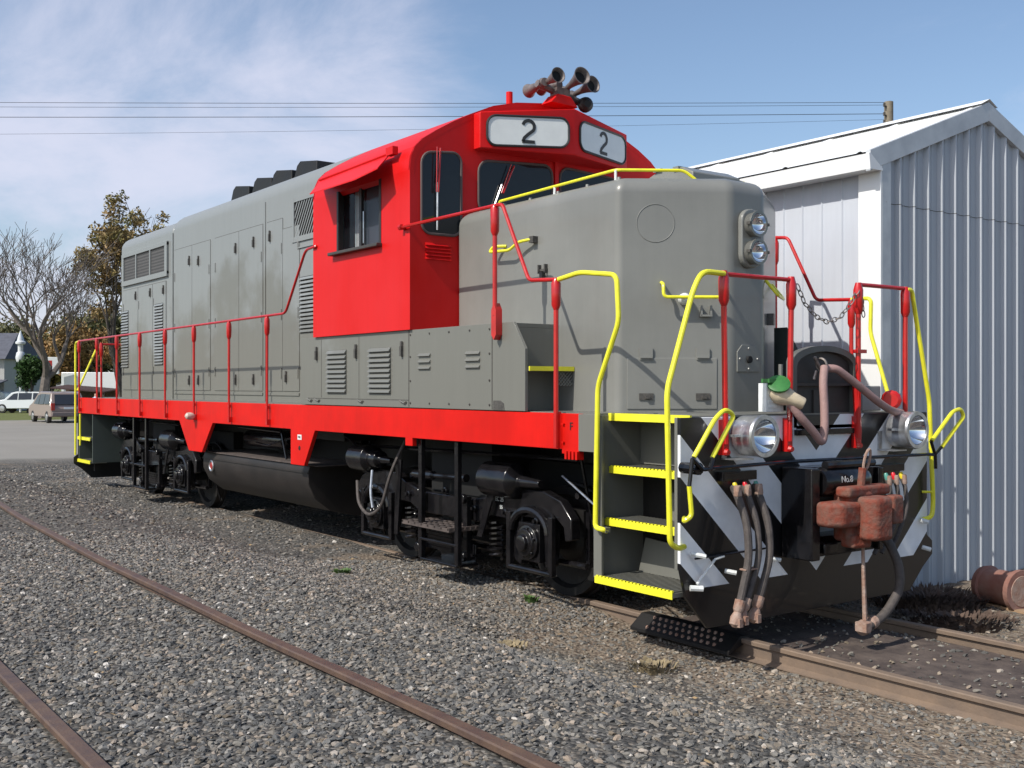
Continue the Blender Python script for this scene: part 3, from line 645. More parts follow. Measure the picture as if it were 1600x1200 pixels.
for a, b_ in ((-15.0, -14.29), (-14.24, -13.50), (-13.45, -12.70)):
    P('radiator_grille', MB().box(hx(a), hx(b_), yh-.012, yh, 3.88, 4.34), GRILLE, parent=gfr)
# mesh air intake by the cab: frame and slanting wires
fr = MB().box(hx(-7.66), -6.1, yh-.02, yh+.004, 4.36, 4.42).box(hx(-7.66), -6.1, yh-.02, yh+.004, 3.83, 3.90).box(hx(-7.66), hx(-7.60), yh-.021, yh+.004, 3.83, 4.42)
fr.box(hx(-7.50), -6.1, yh-.016, yh, 3.74, 3.755)
o = P('air_intake_frame', fr, GREY)
wires = MB().box(hx(-7.60), -6.1, yh-.003, yh, 3.90, 4.36)
P('air_intake_back', wires, DARK, parent=o)
wb = MB()
for i in range(-14, 22):
    x = -7.70+.075*i; z0, z1 = 3.90, 4.36; xa, xb = x, x+.34
    if xa < -7.74: z0 = 3.90+(-7.74-xa)*.46/.34; xa = -7.74
    if z0 < z1-.02: wb.obox(((xa+xb)/2, yh-.009, (z0+z1)/2), (xb-xa, 0, z1-z0), (0, 1, 0), (-(z1-z0), 0, xb-xa), math.hypot(xb-xa, z1-z0)/2, .003, .010)
P('air_intake_mesh', wb, GREY, parent=o)

# ---- roof fittings: four dark shrouds, lifting rings
for x0 in (-12.04, -11.15, -10.40, -9.55):
    L_ = .84
    prof = [(x0, 4.76), (x0+.07, 5.04), (x0+.17, 5.21), (x0+.28, 5.26), (x0+L_, 5.18), (x0+L_, 4.76)]
    P('exhaust_shroud', MB().prism(prof, 'y', -.15, .35), BLKM, bevel=.01, label='dark shroud on the long hood roof')
b = MB()
for x in (-14.45, -14.15): b.tube(fillet([(x-.09, -.1, 4.74), (x-.08, -.1, 5.03), (x+.08, -.1, 5.03), (x+.09, -.1, 4.74)], .07), .012, 6)
P('lifting_ring', b, GREY)
P('roof_vent', MB().lathe((-9.0, -.55, 4.70), (0, 0, 1), [(0, .05), (.14, .05), (.15, .03)], 10), WHT)

# ---- low equipment box under and ahead of the cab
yb = -1.53
lb = P('equipment_box', MB().prism([(-6.29, 1.714), (-6.29, 2.488), (-2.02, 2.488), (-1.85, 2.25), (-1.85, 1.714)], 'y', yb, yb+.03)
  .box(-6.29, -2.12, yb+.03, -1.004, 2.45, 2.487).box(-6.29, -6.26, yb+.03, -1.005, 1.714, 2.45), GREY, bevel=.002)
P('equipment_box_end', MB().box(-2.15, -2.12, yb+.03, -1.004, 2.10, 2.449).box(-2.12, -2.09, yb+.03, -1.004, 1.714, 2.08), GREY)
st = P('stair_tread', MB().box(-2.12, -1.84, yb+.032, -1.004, 2.06, 2.095), GREY)
P('step_edge', MB().box(-1.838, -1.825, yb+.032, -1.006, 2.06, 2.10), YEL, parent=st)
# expanded metal panel beside the stair
b = MB()
for i in range(-3, 5):
    for k in (-1, 1):
        y0 = -1.14+.035*i; z0, z1 = 1.93, 2.055; y1 = y0+k*.125
        ya, yb2 = max(-1.16, min(-1.01, y0)), max(-1.16, min(-1.01, y1))
        if abs(ya-yb2) > .02:
            za = z0+(z1-z0)*abs(ya-y0)/.125; zb = z0+(z1-z0)*abs(yb2-y0)/.125; b.tube([(-1.85, ya, za), (-1.85, yb2, zb)], .0045, 4)
P('expanded_mesh', b, GREY)
P('door_seam', MB().box(-4.845, -4.838, yb-.002, yb+.001, 1.80, 2.46).box(-5.752, -5.745, yb-.002, yb+.001, 1.80, 2.46).box(-3.795, -3.785, yb-.003, yb+.001, 1.72, 2.485)
  .box(-2.345, -2.335, yb-.003, yb+.001, 1.72, 2.46).box(-6.1, -3.79, yb-.002, yb+.001, 1.785, 1.792), DARKLATCH)
rv = MB()
for x in (-3.76, -3.4, -3.05, -2.7, -2.38):
    for z in (1.76, 2.44): rv.lathe((x, yb, z), (0, -1, 0), [(0, .012), (.008, .009)], 6)
for z in (1.98, 2.22):
    for x in (-3.76, -2.38): rv.lathe((x, yb, z), (0, -1, 0), [(0, .012), (.008, .009)], 6)
P('panel_bolts', rv, DARKLATCH, split=True)
for x0, x1 in ((-5.59, -5.13), (-4.61, -4.15)):
    b = MB()
    for i in range(9):
        z = 1.85+.0535*i; b.prism([(yb, z+.053), (yb-.026, z+.022), (yb-.028, z+.010), (yb, z+.008)], 'x', x0, x1)
    P('louvre_panel', b, GREY)
    P('louvre_slot', MB().box(x0, x1, yb-.003, yb, 1.845, 2.33), DARKLATCH)
for x0, x1 in ((-3.60, -3.38), (-2.76, -2.53)):
    b = MB()
    for i in range(3):
        z = 2.09+.062*i; b.prism([(yb, z+.035), (yb-.022, z+.008), (yb, z+.0)], 'x', x0, x1)
    P('louvre_panel', b, GREY)
for x in (-5.86, -4.90, -3.92): P('door_latch', latch(x, 2.30, True, yb), DARKLATCH)
P('drain_opening', MB().prism([(-2.32, 1.716), (-2.32, 1.80), (-2.21, 1.80), (-2.16, 1.775), (-2.15, 1.716)], 'y', yb-.003, yb), DARKLATCH)
b = MB()
for x in (-6.1, -5.9, -4.86, -3.95): b.tube([(x, yb-.012, 1.78), (x+.09, yb-.014, 1.755), (x+.12, yb-.012, 1.775)], .008, 5)
P('door_hinge', b, GREY, split=True)

# ---- cab
XF, XR = -3.72, -5.90
arc = [(-1.56, 4.08), (-1.545, 4.22), (-1.50, 4.32), (-1.41, 4.41), (-1.24, 4.52), (-1.03, 4.64), (-.80, 4.755), (-.55, 4.865), (-.25, 4.945), (.05, 4.985), (.35, 4.985), (.65, 4.95), (.95, 4.875),
       (1.25, 4.775), (1.50, 4.665), (1.70, 4.55), (1.84, 4.43), (1.92, 4.28), (1.94, 4.08)]
th = .04
inner = [(y*.975+.004, z-.045) for y, z in arc]
# roof shell
vs = []; fs = []; n = len(arc)
for x in (XR, XF):
    vs += [(x, y, z) for y, z in arc]; vs += [(x, y, z) for y, z in inner]
for k in range(n-1):
    fs += [(k, k+1, 2*n+k+1, 2*n+k), (n+k, 3*n+k, 3*n+k+1, n+k+1)]
    fs += [(k, n+k, n+k+1, k+1), (2*n+k, 2*n+k+1, 3*n+k+1, 3*n+k)]
fs += [(0, 2*n, 3*n, n), (n-1, 2*n-1, 4*n-1, 3*n-1)]
cab = P('cab', MB().add(vs, fs), RED, angle=20, wn=True, label='bright red cab with arched roof')
# front and rear walls as polygons with the window openings filled by inset glass
wall = [(-1.56, 2.49), (1.94, 2.49)]+[(y, z) for y, z in reversed(arc)]
P('cab_wall', MB().prism(wall, 'x', XF-.03, XF-.001), RED, parent=cab)
P('cab_wall', MB().prism(wall, 'x', XR+.001, XR+.03), RED, parent=cab)
# side walls with a window opening
def side_wall(y0, y1, wx0, wx1, wz0, wz1):
    m_ = MB(); a, b_ = XR+.03, XF-.03
    ys = sorted((y0, y1))
    m_.box(a, b_, ys[0], ys[1], 2.49, wz0).box(a, b_, ys[0], ys[1], wz1, 4.08).box(a, wx0, ys[0], ys[1], wz0, wz1).box(wx1, b_, ys[0], ys[1], wz0, wz1)
    return m_
P('cab_wall', side_wall(-1.56, -1.52, -5.25, -4.33, 3.42, 4.075), RED, parent=cab)
P('cab_wall', side_wall(1.90, 1.94, -5.25, -4.33, 3.42, 4.075), RED, parent=cab)
P('cab_floor', MB().box(XR+.03, XF-.03, -1.52, 1.9, 2.49, 2.53), DARK, parent=cab)
# near side window: frame, sliding panes
P('window_frame', MB().box(-5.28, -5.24, -1.575, -1.50, 3.40, 4.08).box(-4.345, -4.30, -1.565, -1.50, 3.40, 4.08).box(-4.83, -4.78, -1.535, -1.505, 3.42, 4.075), GASK, parent=cab)
P('window_sill', MB().box(-5.40, -4.28, -1.63, -1.56, 3.375, 3.41), mat('sill_rubber', (0.05, 0.045, 0.04), 0.5, var=.2), parent=cab, bevel=.006)
P('side_window', MB().box(-4.79, -4.34, -1.52, -1.515, 3.42, 4.07), GLASST, parent=cab)
P('side_window', MB().box(-5.24, -4.80, -1.505, -1.50, 3.42, 4.07), GLASST, parent=cab)
P('window_handle', MB().box(-4.755, -4.735, -1.53, -1.522, 3.46, 3.80), ALU, parent=cab)
P('side_window', MB().box(-5.24, -4.34, 1.915, 1.92, 3.42, 4.07), GLASST, parent=cab)
# things inside the cab
P('control_stand', MB().box(-4.75, -4.35, -1.1, -.75, 2.53, 3.55).box(-4.7, -4.4, -1.1, -.7, 3.55, 3.75), mat('cab_grey_green', (0.12, 0.16, 0.15), .5), parent=cab, bevel=.02)
P('cab_seat', MB().box(-5.5, -5.15, -1.2, -.8, 3.0, 3.1).box(-5.55, -5.48, -1.2, -.8, 3.1, 3.75), mat('seat_vinyl', (0.25, 0.30, 0.33), .5), parent=cab, bevel=.02)
P('cab_wall', MB().box(-5.55, -5.5, -.4, 1.2, 2.53, 4.6), mat('cab_inner_pale', (0.35, 0.42, 0.44), .6), parent=cab)
P('window_light_sheet', MB().box(-5.10, -4.90, -1.44, -1.43, 3.42, 4.06), mat('pale_daylight_sheet', (0.75, 0.80, 0.80), .7, var=.25, vscale=4, vscale_vec=(9, 1, .6)), parent=cab)  # pale sheet added for the brightness showing through the left pane
P('window_sky_sheet', MB().box(-4.78, -4.35, -1.47, -1.46, 3.42, 4.07), mat('painted_sky_reflection', (0.15, 0.165, 0.21), .4), parent=cab)  # sheet added behind the right pane, coloured as its sky reflection
# awning over the near side window
av = [(-5.70, -1.562, 4.26), (-4.12, -1.562, 4.29), (-3.98, -1.78, 4.10), (-4.32, -1.86, 4.03), (-5.36, -1.86, 4.03)]
aw = P('window_awning', MB().add(av+[(x, y, z+.014) for x, y, z in av], [(0, 1, 2, 3, 4), (9, 8, 7, 6, 5)]+[(i, (i+1) % 5, (i+1) % 5+5, i+5) for i in range(5)]), RED, parent=cab)
P('awning_hinge', MB().tube([(-5.70, -1.575, 4.275), (-4.0, -1.575, 4.305)], .014, 6).box(-4.10, -3.96, -1.62, -1.556, 4.27, 4.35), RED, parent=cab)
# front windows
def front_window(y0, y1, z0, z1, r, top_slope=0.0, x=XF):
    pts = round_rect((y0+y1)/2, (z0+z1)/2, (y1-y0)/2, (z1-z0)/2, r)
    pts = [(y, z+top_slope*(y-y0)/(y1-y0) if z > (z0+z1)/2 else z) for y, z in pts]
    g_ = P('windshield', MB().prism(pts, 'x', x, x+.006), GLASS, parent=cab)
    c = [(x+.008, y, z) for y, z in pts]
    P('window_gasket', MB().tube(c, .014, 6, closed=True), mat('gasket_dusty', (0.10, 0.075, 0.07), .7) if 'gasket_dusty' not in MATS else MATS['gasket_dusty'], parent=g_)
    return g_
front_window(-1.43, -.955, 3.46, 4.27, .11, .05)
front_window(-.74, .23, 3.72, 4.27, .12, .06)
front_window(.34, 1.20, 3.72, 4.33, .12, -.05)
front_window(1.42, 1.80, 3.46, 4.20, .11, -.03)
P('cab_mullion', MB().box(XF, XF+.02, .262, .31, 3.6, 4.4), RED, parent=cab)
# number board box
A0, AP, B1 = (-3.60, -.80), (-3.30, .21), (-3.60, 1.22)
poly = [(-3.72, -.80), A0, AP, B1, (-3.72, 1.22)]
vs = []; fs = []
tops = [4.745, 4.745, 4.865, 4.78, 4.78]
n = 5; vs = [(x, y, 4.37) for x, y in poly]+[(x, y, t) for (x, y), t in zip(poly, tops)]
fs = [tuple(range(5)), tuple(range(9, 4, -1))]+[(i, (i+1) % n, (i+1) % n+n, i+n) for i in range(n)]
nb = P('number_box', MB().add(vs, fs), RED, parent=cab, bevel=.012)
def digit2(o, u, v, nrm, h, t):
    """a block numeral 2 drawn as a flat ribbon"""
    pts = []
    r = .27*h
    for k in range(13):
        a = R(165-(165+38)*k/12); pts.append((r*math.cos(a), h*.5-r-.02*h+ (r*math.sin(a)) ))
    pts += [(-.02*h, -.13*h), (-.20*h, -.30*h), (-.27*h, -.46*h)]
    def ribbon(pts, m_):
        L_, R_ = [], []
        for i, p in enumerate(pts):
            a = pts[max(i-1, 0)]; b_ = pts[min(i+1, len(pts)-1)]; d = Vector((b_[0]-a[0], b_[1]-a[1])).normalized(); nn = Vector((-d.y, d.x))*t/2
            L_.append((p[0]+nn.x, p[1]+nn.y)); R_.append((p[0]-nn.x, p[1]-nn.y))
        vs_ = []; fs_ = []
        for (a, b_) in zip(L_, R_):
            for off in (0, .004):
                for q in (a, b_): vs_.append(o+u*q[0]+v*q[1]+nrm*off)
        for i in range(len(pts)-1):
            j = 4*i; fs_ += [(j+2, j+3, j+7, j+6), (j, j+4, j+5, j+1), (j, j+2, j+6, j+4), (j+1, j+5, j+7, j+3)]
        m_.add(vs_, fs_)
    m_ = MB(); ribbon(pts, m_); ribbon([(-.30*h, -.46*h), (.29*h, -.46*h)], m_)
    return m_
for (pa, pb), w0, w1, zc, hh in (((A0, AP), .07, .93, (4.555, 4.60), .155), ((AP, B1), .08, .95, (4.60, 4.575), .155)):
    a = Vector((pa[0], pa[1], 0)); b_ = Vector((pb[0], pb[1], 0)); u = (b_-a).normalized(); nrm = Vector((u.y, -u.x, 0)); Ln = (b_-a).length
    z0c, z1c = zc; cen = a+u*Ln*(w0+w1)/2; cen.z = (z0c+z1c)/2; sl = (z1c-z0c)/Ln
    hw = Ln*(w1-w0)/2; v = Vector((0, 0, 1))
    rr = round_rect(0, 0, hw, hh, .10, 6)
    def pt(p, off): return cen+u*p[0]+v*(p[1]+sl*p[0])+nrm*off
    n = len(rr); vs = [pt(p, .004) for p in rr]+[pt(p, .012) for p in rr]
    nb_ = P('number_board', MB().add(vs, [tuple(range(n)), tuple(range(2*n-1, n-1, -1))]+[(i, i+n, (i+1) % n+n, (i+1) % n) for i in range(n)]), BOARD, parent=nb)
    P('board_gasket', MB().tube([pt(p, .012) for p in rr], .013, 6, closed=True), GASK, parent=nb)
    d_o = pt((0.0, 0.0), .0135)
    P('numeral', digit2(d_o, u, v, nrm, .235, .034), GASK, parent=nb)
# wipers
def wiper(y, z, y2, z2, y3, z3):
    b = MB().tube([(XF+.03, y, z), (XF+.05, y2, z2)], .011, 6).tube([(XF+.045, y-.05, z+.005), (XF+.05, y2-.02, z2)], .006, 5)
    w_ = P('wiper', b, REDR, parent=cab)
    P('wiper_blade', MB().tube([(XF+.035, y2, z2+.1), (XF+.03, y3, z3)], .009, 5), ALU, parent=cab)
wiper(-1.22, 4.33, -1.26, 3.88, -1.26, 3.50)
wiper(-.30, 4.26, -.46, 3.95, -.62, 3.66)
b = MB()
for i in range(5): b.prism([(XF, 3.20+.035*i), (XF+.02, 3.205+.035*i), (XF, 3.232+.035*i)], 'y', -1.38, -1.08)
P('cab_vent', b, RED, parent=cab)
P('cab_vent_rivets', MB().box(XF, XF+.006, -1.455, -1.44, 3.19, 3.35), WHT, parent=cab) if False else None
# roof pipe and horn
P('roof_pipe', MB().cyl((-3.9, -.21, 4.90), (-3.9, -.21, 5.10), .036, 12), RED, parent=cab)
hb = P('horn_bracket', MB().prism([(.06, 4.96), (.44, 4.95), (.34, 5.055), (.16, 5.065)], 'x', -3.70, -3.52), RED, bevel=.01)
horn = P('air_horn', MB().tube([(-3.62, -.05, 5.16), (-3.62, .60, 5.03)], .042, 8).box(-3.66, -3.54, .16, .34, 5.05, 5.14), HORN, label='five trumpet air horn on the cab roof')
def trumpet(o, d, L_, r):
    o = Vector(o); d = Vector(d).normalized()
    b = MB().lathe(o, d, [(-.07, .045), (-.02, .055), (0, .026), (L_*.35, .034), (L_*.6, .050), (L_*.8, r*.74), (L_*.93, r*.92), (L_, r*1.04), (L_, r*.95), (L_*.9, r*.78), (L_*.7, .04)], 18)
    t = P('horn_trumpet', b, HORN, parent=horn)
    P('horn_mouth', MB().lathe(o+d*(L_*.80), d, [(0, .034), (L_*.05, r*.66), (L_*.055, .01)], 16), DARK, parent=horn)
trumpet((-3.62, .33, 5.15), (1, -.12, .20), .36, .095)
trumpet((-3.62, .05, 5.17), (1, -.10, .10), .28, .082)
trumpet((-3.62, .46, 5.12), (1, .02, .14), .32, .092)
trumpet((-3.62, .20, 5.18), (-1, -.05, .10), .24, .085)
trumpet((-3.62, .02, 5.17), (-1, .2, .0), .33, .075)
b = MB().lathe((-3.58, .55, 5.00), (1, -.25, -.05), [(0, .05), (.05, .085), (.10, .08), (.13, .04)], 14)
P('horn_cap', b, BLKM, parent=horn)

# ---- nose details
cpt = Vector((-1.26, -1.0, 0)); cu = Vector((.54, .795, 0)).normalized(); cn = Vector((cu.y, -cu.x, 0)); Z = Vector((0, 0, 1))
def ch(s, z, off=0.0): return cpt+cu*s+Z*z+cn*off     # a point on the near chamfer
b = MB().tube([ch(.32+.16*math.cos(a), 3.30+.16*math.sin(a), .001) for a in [2*math.pi*k/40 for k in range(40)]], .0035, 5, closed=True)
P('blanked_opening', b, GREYN)
P('grab_iron', MB().tube(fillet([ch(.37, 2.80, 0), ch(.37, 2.78, .10), ch(.37, 2.67, .11), ch(.87, 2.67, .11), ch(.87, 2.78, .10), ch(.87, 2.80, 0)], .04), .0145, 8), YEL, label='yellow grab iron on the chamfered nose corner')
P('marker_lamp', MB().lathe(ch(.56, 2.66, 0), cn, [(0, .05), (.05, .05), (.09, .035), (.11, .015)], 14), WHT)
P('bracket', MB().obox(ch(.74, 2.52, .03), cu, cn, Z, .05, .03, .008).obox(ch(.70, 2.56, .03), cu, cn, Z, .008, .03, .045).obox(ch(.78, 2.56, .03), cu, cn, Z, .008, .03, .045), GREYN)
hd = P('nose_hatch', MB().obox(ch(.46, 1.95, .003), cu, cn, Z, .38, .006, .215), GREYN, bevel=.003)
for s in (.24, .72):
    P('hatch_hinge', MB().obox(ch(s, 2.20, .012), cu, cn, Z, .055, .008, .05).obox(ch(s, 2.17, .026), cu, cn, Z, .05, .010, .006), GREYN, parent=hd)
    P('hatch_latch', MB().obox(ch(s, 1.84, .012), cu, cn, Z, .06, .008, .028).obox(ch(s+.01, 1.835, .028), cu, cn, Z, .02, .014, .012), DARKLATCH, parent=hd)
# side grab irons and bracket on the nose side
P('grab_iron', MB().tube(fillet([(-2.86, -1.0, 3.27), (-2.95, -1.09, 3.27), (-3.0, -1.10, 3.22), (-2.68, -1.10, 3.205), (-2.54, -1.09, 3.27), (-2.42, -1.06, 3.28), (-2.38, -1.0, 3.28)], .04), .015, 8), YEL, label='yellow grab iron on the side of the nose')
P('grab_bracket', MB().box(-2.42, -2.36, -1.06, -1.0, 3.25, 3.31), DARKLATCH)
P('side_bracket', MB().box(-2.33, -2.21, -1.02, -1.0, 2.98, 3.0).box(-2.325, -2.31, -1.035, -1.0, 2.96, 3.04).box(-2.23, -2.215, -1.035, -1.0, 2.96, 3.04).box(-2.29, -2.25, -1.04, -1.0, 2.92, 2.97), DARKLATCH)
# twin headlight
xf = -.72
pts = round_rect(.0, 3.185, .125, .25, .11)
P('headlight_plate', MB().prism(pts, 'x', xf, xf+.05), GREYN, bevel=.01)
for z in (3.30, 3.065):
    h = P('headlight', MB().lathe((xf+.045, 0, z), (1, 0, 0), [(.0, .02), (.0, .10), (.05, .105), (.07, .112), (.085, .11), (.085, .090), (.06, .088), (.002, .086), (.001, .02)], 22), mat('lamp_ring_grey', (0.22, .22, .20), .35, metal=.5, var=.1) if 'lamp_ring_grey' not in MATS else MATS['lamp_ring_grey'], label='round headlight of the twin pair on the nose')
    P('headlight_bowl', MB().lathe((xf+.128, 0, z), (-1, 0, 0), [(0, .088), (.03, .08), (.06, .055), (.075, .02), (.076, .001)], 22, False), LENS, parent=h)
    P('headlight_clip', MB().obox((xf+.115, .112, z), (1, 0, 0), (0, 1, 0), Z, .02, .012, .012).obox((xf+.115, -.112, z), (1, 0, 0), (0, 1, 0), Z, .02, .012, .012), DARKLATCH, parent=h)
pts = [(-.14, 2.05), (.14, 2.05), (.14, 2.22), (.08, 2.28), (-.08, 2.28), (-.14, 2.22)]
P('lamp_socket_plate', MB().prism(pts, 'x', xf, xf+.012), GREYN, bevel=.003)
P('lamp_socket', MB().lathe((xf+.012, 0, 2.155), (1, 0, 0), [(0, .032), (.02, .03)], 10), DARK)
rv = MB()
for y, z in ((-.11, 2.16), (.11, 2.16), (0, 2.075), (0, 2.25)): rv.lathe((xf+.012, y, z), (1, 0, 0), [(0, .012), (.008, .008)], 6)
P('plate_bolts', rv, GREYN, split=True)
# far chamfer fittings
cpf = Vector((-1.26, 1.0, 0)); cuf = Vector((.54, -.795, 0)).normalized(); cnf = Vector((-cuf.y, cuf.x, 0))
def cf(s, z, off=0.0): return cpf+cuf*s+Z*z+cnf*off
P('grab_iron', MB().tube(fillet([cf(.37, 2.86, 0), cf(.37, 2.72, .11), cf(.87, 2.72, .11), cf(.87, 2.86, 0)], .04), .0145, 8), YEL)
P('bracket', MB().obox(cf(.70, 2.52, .03), cuf, cnf, Z, .05, .03, .05), DARKLATCH)
# sand hatch on the nose top
P('sand_hatch', MB().prism([(-1.75, 3.715), (-1.75, 3.80), (-1.55, 3.87), (-1.25, 3.86), (-1.12, 3.80), (-1.12, 3.715)], 'y', -.25, .35), GREYN, bevel=.01)
P('hatch_lug', MB().box(-1.60, -1.50, -.27, .37, 3.86, 3.885).box(-1.35, -1.28, -.27, .37, 3.84, 3.87), GREYN)
P('roof_rivets', (lambda m_: [m_.lathe((-3.5+.42*i, -.86, 3.70), (0, 0, 1), [(0, .02), (.022, .016)], 6) for i in range(6)] and m_)(MB()), GREYN)
# yellow rail over the nose roof
nr = fillet([(-3.12, -.90, 3.72), (-3.10, -.90, 3.745), (-1.42, -.88, 3.785), (-1.09, -.39, 3.785), (-1.03, -.30, 3.70)], .05)
P('roof_handrail', MB().tube(nr, .014, 8), YEL, label='yellow handrail along the top edge of the nose')
P('roof_handrail', MB().cyl((-1.0, .25, 3.66), (-1.0, .25, 3.745), .016, 8), YEL)
P('handrail_foot', MB().cyl((-2.25, -.895, 3.66), (-2.25, -.89, 3.76), .012, 8).cyl((-1.42, -.88, 3.66), (-1.42, -.88, 3.78), .012, 8), WHT)

# ---- handrails and stanchions
yr = -1.56
def stanchion(x, z0, z1, y=yr, r=.019, foot=True, up=.10):
    b = MB().tube([(x, y, z0), (x, y, z1-.16)], [r*.85, r], 8)
    b.lathe((x, y, z1-.24), Z, [(0, r), (.03, .032), (.13, .036), (.20, .034), (.235, .022)], 10)
    if foot: b.box(x-.02, x+.02, y-.012, min(y+.05, S-.001) if y < 0 else y+.012, z0-.04, z0+.03).box(x-.022, x+.022, y-.012, y+.02, z0+.16, z0+.20)
    return P('stanchion', b, REDR)
for x in (-14.81, -13.59, -12.32, -11.07, -9.81, -8.47, -7.21): stanchion(x, 1.48, 2.80)
stanchion(-16.02, 1.48, 2.80)
P('handrail', MB().tube(fillet([(-16.05, yr, 2.785), (-6.66, yr, 2.81), (-6.10, yr, 3.52), (-5.80, yr-.02, 3.53), (-5.80, -1.55, 3.53)], .09), .0165, 8), REDR, label='long red handrail along the near side')
for s in (1, ):
    P('handrail', MB().tube(fillet([(-15.9, 1.56, 2.785), (-6.66, 1.56, 2.81), (-6.10, 1.9, 3.52)], .09), .0165, 8), REDR)
    for x in (-15.9, -14.8, -13.6): stanchion(x, 1.48, 2.80, 1.56)
# front near rail
P('handrail', MB().tube(fillet([(-3.83, -1.555, 3.50), (-3.79, -1.60, 3.515), (-2.10, -1.59, 3.515), (-1.72, -1.585, 2.82), (-1.36, yr, 2.80)], .05), .0175, 8), REDR, label='red handrail stepping down beside the nose')
P('rail_flange', MB().lathe((-3.83, -1.60, 3.515), (1, 0, 0), [(-.02, .03), (.02, .03)], 8), REDR)
b = MB().tube([(-2.22, -1.585, 2.55), (-2.22, -1.585, 3.28)], .021, 8).lathe((-2.22, -1.585, 3.25), Z, [(0, .02), (.04, .038), (.24, .04), (.275, .022)], 10)
b.prism([(-2.255, 2.38), (-2.22, 2.335), (-2.185, 2.38), (-2.185, 2.60), (-2.22, 2.66), (-2.255, 2.60)], 'y', -1.60, -1.532)
P('stanchion', b, REDR)
b = MB().tube([(-1.385, yr, 1.42), (-1.385, yr, 2.58)], .021, 8).lathe((-1.385, yr, 2.55), Z, [(0, .02), (.04, .038), (.22, .04), (.26, .022)], 10).box(-1.405, -1.365, yr-.012, S, 1.42, 1.72)
P('stanchion', b, REDR)
P('grab_rail', MB().tube(fillet([(-1.35, yr, 2.80), (-1.08, yr, 2.835), (-.64, yr, 2.78), (-.615, yr, 2.42), (-.86, yr, 1.93), (-.89, yr, .82), (-.80, yr, .815), (-.80, -1.52, .80)], .07), .0205, 10), YEL, label='tall yellow grab rail behind the front steps')
P('rail_bracket', MB().box(-.83, -.78, -1.55, -1.50, .79, .83), GREY)
# front yellow rail at pilot edge
P('grab_rail', MB().tube(fillet([(.06, -1.13, 2.755), (.06, -1.36, 2.76), (.06, -1.45, 2.62), (.06, -1.71, 1.90), (.06, -1.68, .82), (.06, -1.60, .775), (.02, -1.50, .775)], .08), .021, 10), YEL, label='tall yellow grab rail at the near corner of the pilot')
P('grab_rail', MB().tube(fillet([(.06, 1.13, 2.755), (.06, 1.20, 2.755), (.06, 1.46, 1.80), (.06, 1.52, .90), (.06, 1.50, .78), (.02, 1.42, .76)], .06), .020, 10), YEL, label='tall yellow grab rail at the far corner of the pilot')
P('rail_bracket', MB().tube([(.06, 1.50, 1.0), (.0, 1.44, 1.0)], .012, 6), YEL)
# front end stanchions
def front_post(y, z0=1.50, foot=1.42, lean=0.0):
    b = MB().tube([(.045, y+lean, z0), (.045, y, 2.56)], [.022, .022], 8).lathe((.045, y, 2.52), Z, [(0, .022), (.04, .04), (.20, .042), (.26, .025)], 10)
    b.box(.001, .05, y+lean-.03, y+lean+.03, foot, foot+.26).lathe((.045, y+lean, foot+.02), (1, 0, 0), [(0, .03), (.03, .02)], 8)
    return P('stanchion', b, REDR)
front_post(-1.115, lean=.02); front_post(-.36, lean=-.02); front_post(.48); front_post(1.13)
P('handrail', MB().tube([(.045, -1.115, 2.755), (.045, -.36, 2.755)], .0175, 8), REDR)
P('handrail', MB().tube([(.045, .48, 2.765), (.045, 1.13, 2.765)], .0175, 8), REDR)
# safety chain between the inner posts
def link_pts(c, t_, n_, L_, W_):
    t_ = Vector(t_).normalized(); n_ = (Vector(n_)-t_*Vector(n_).dot(t_)).normalized(); o_ = []
    for k in range(12):
        a = 2*math.pi*k/12; o_.append(Vector(c)+t_*math.cos(a)*L_+n_*math.sin(a)*W_)
    return o_
def chain(name, pts, parent, L_=.030, W_=.015, r=.0045, m=CHR):
    b = MB(); P_ = [Vector(p) for p in pts]; d = 0; seg = []
    for i in range(len(P_)-1): seg.append((P_[i+1]-P_[i]).length)
    tot = sum(seg); nl = max(2, int(tot/(L_*1.55)))
    for k in range(nl):
        s = tot*(k+.5)/nl; i = 0
        while s > seg[i] and i < len(seg)-1: s -= seg[i]; i += 1
        t_ = (P_[i+1]-P_[i]).normalized(); c = P_[i]+t_*s
        n_ = Vector((1, 0, 0)) if k % 2 else t_.cross(Vector((1, 0, 0)))
        b.tube(link_pts(c, t_, n_, L_, W_), r, 5, closed=True)
    return P(name, b, m, parent)
chain('safety_chain', [(.06, -.31, 2.72), (.06, -.22, 2.58), (.06, -.08, 2.48), (.06, .06, 2.44), (.06, .22, 2.48), (.06, .36, 2.60), (.06, .46, 2.72)], loco, .034, .018)
chain('safety_chain', [(.06, .50, 2.70), (.06, .53, 2.50)], loco)
# far side front rail
P('handrail', MB().tube(fillet([(-1.78, 1.58, 3.44), (-1.60, 1.58, 3.42), (-1.25, 1.58, 2.77), (-.84, 1.58, 2.75)], .05), .0175, 8), REDR)
b = MB().tube([(-1.76, 1.58, 2.3), (-1.76, 1.58, 3.2)], .02, 8).lathe((-1.76, 1.58, 3.16), Z, [(0, .02), (.04, .036), (.22, .038), (.27, .022)], 10)
P('stanchion', b, REDR)
b = MB().tube([(-.84, 1.58, 1.5), (-.84, 1.58, 2.52)], .020, 8).lathe((-.84, 1.58, 2.48), Z, [(0, .02), (.04, .036), (.22, .038), (.27, .022)], 10)
P('stanchion', b, REDR)
P('grab_rail', MB().tube(fillet([(-.84, 1.58, 2.75), (-.62, 1.58, 2.75), (-.63, 1.58, 2.43), (-.42, 1.58, 1.80), (-.42, 1.58, .85)], .06), .019, 8), YEL)
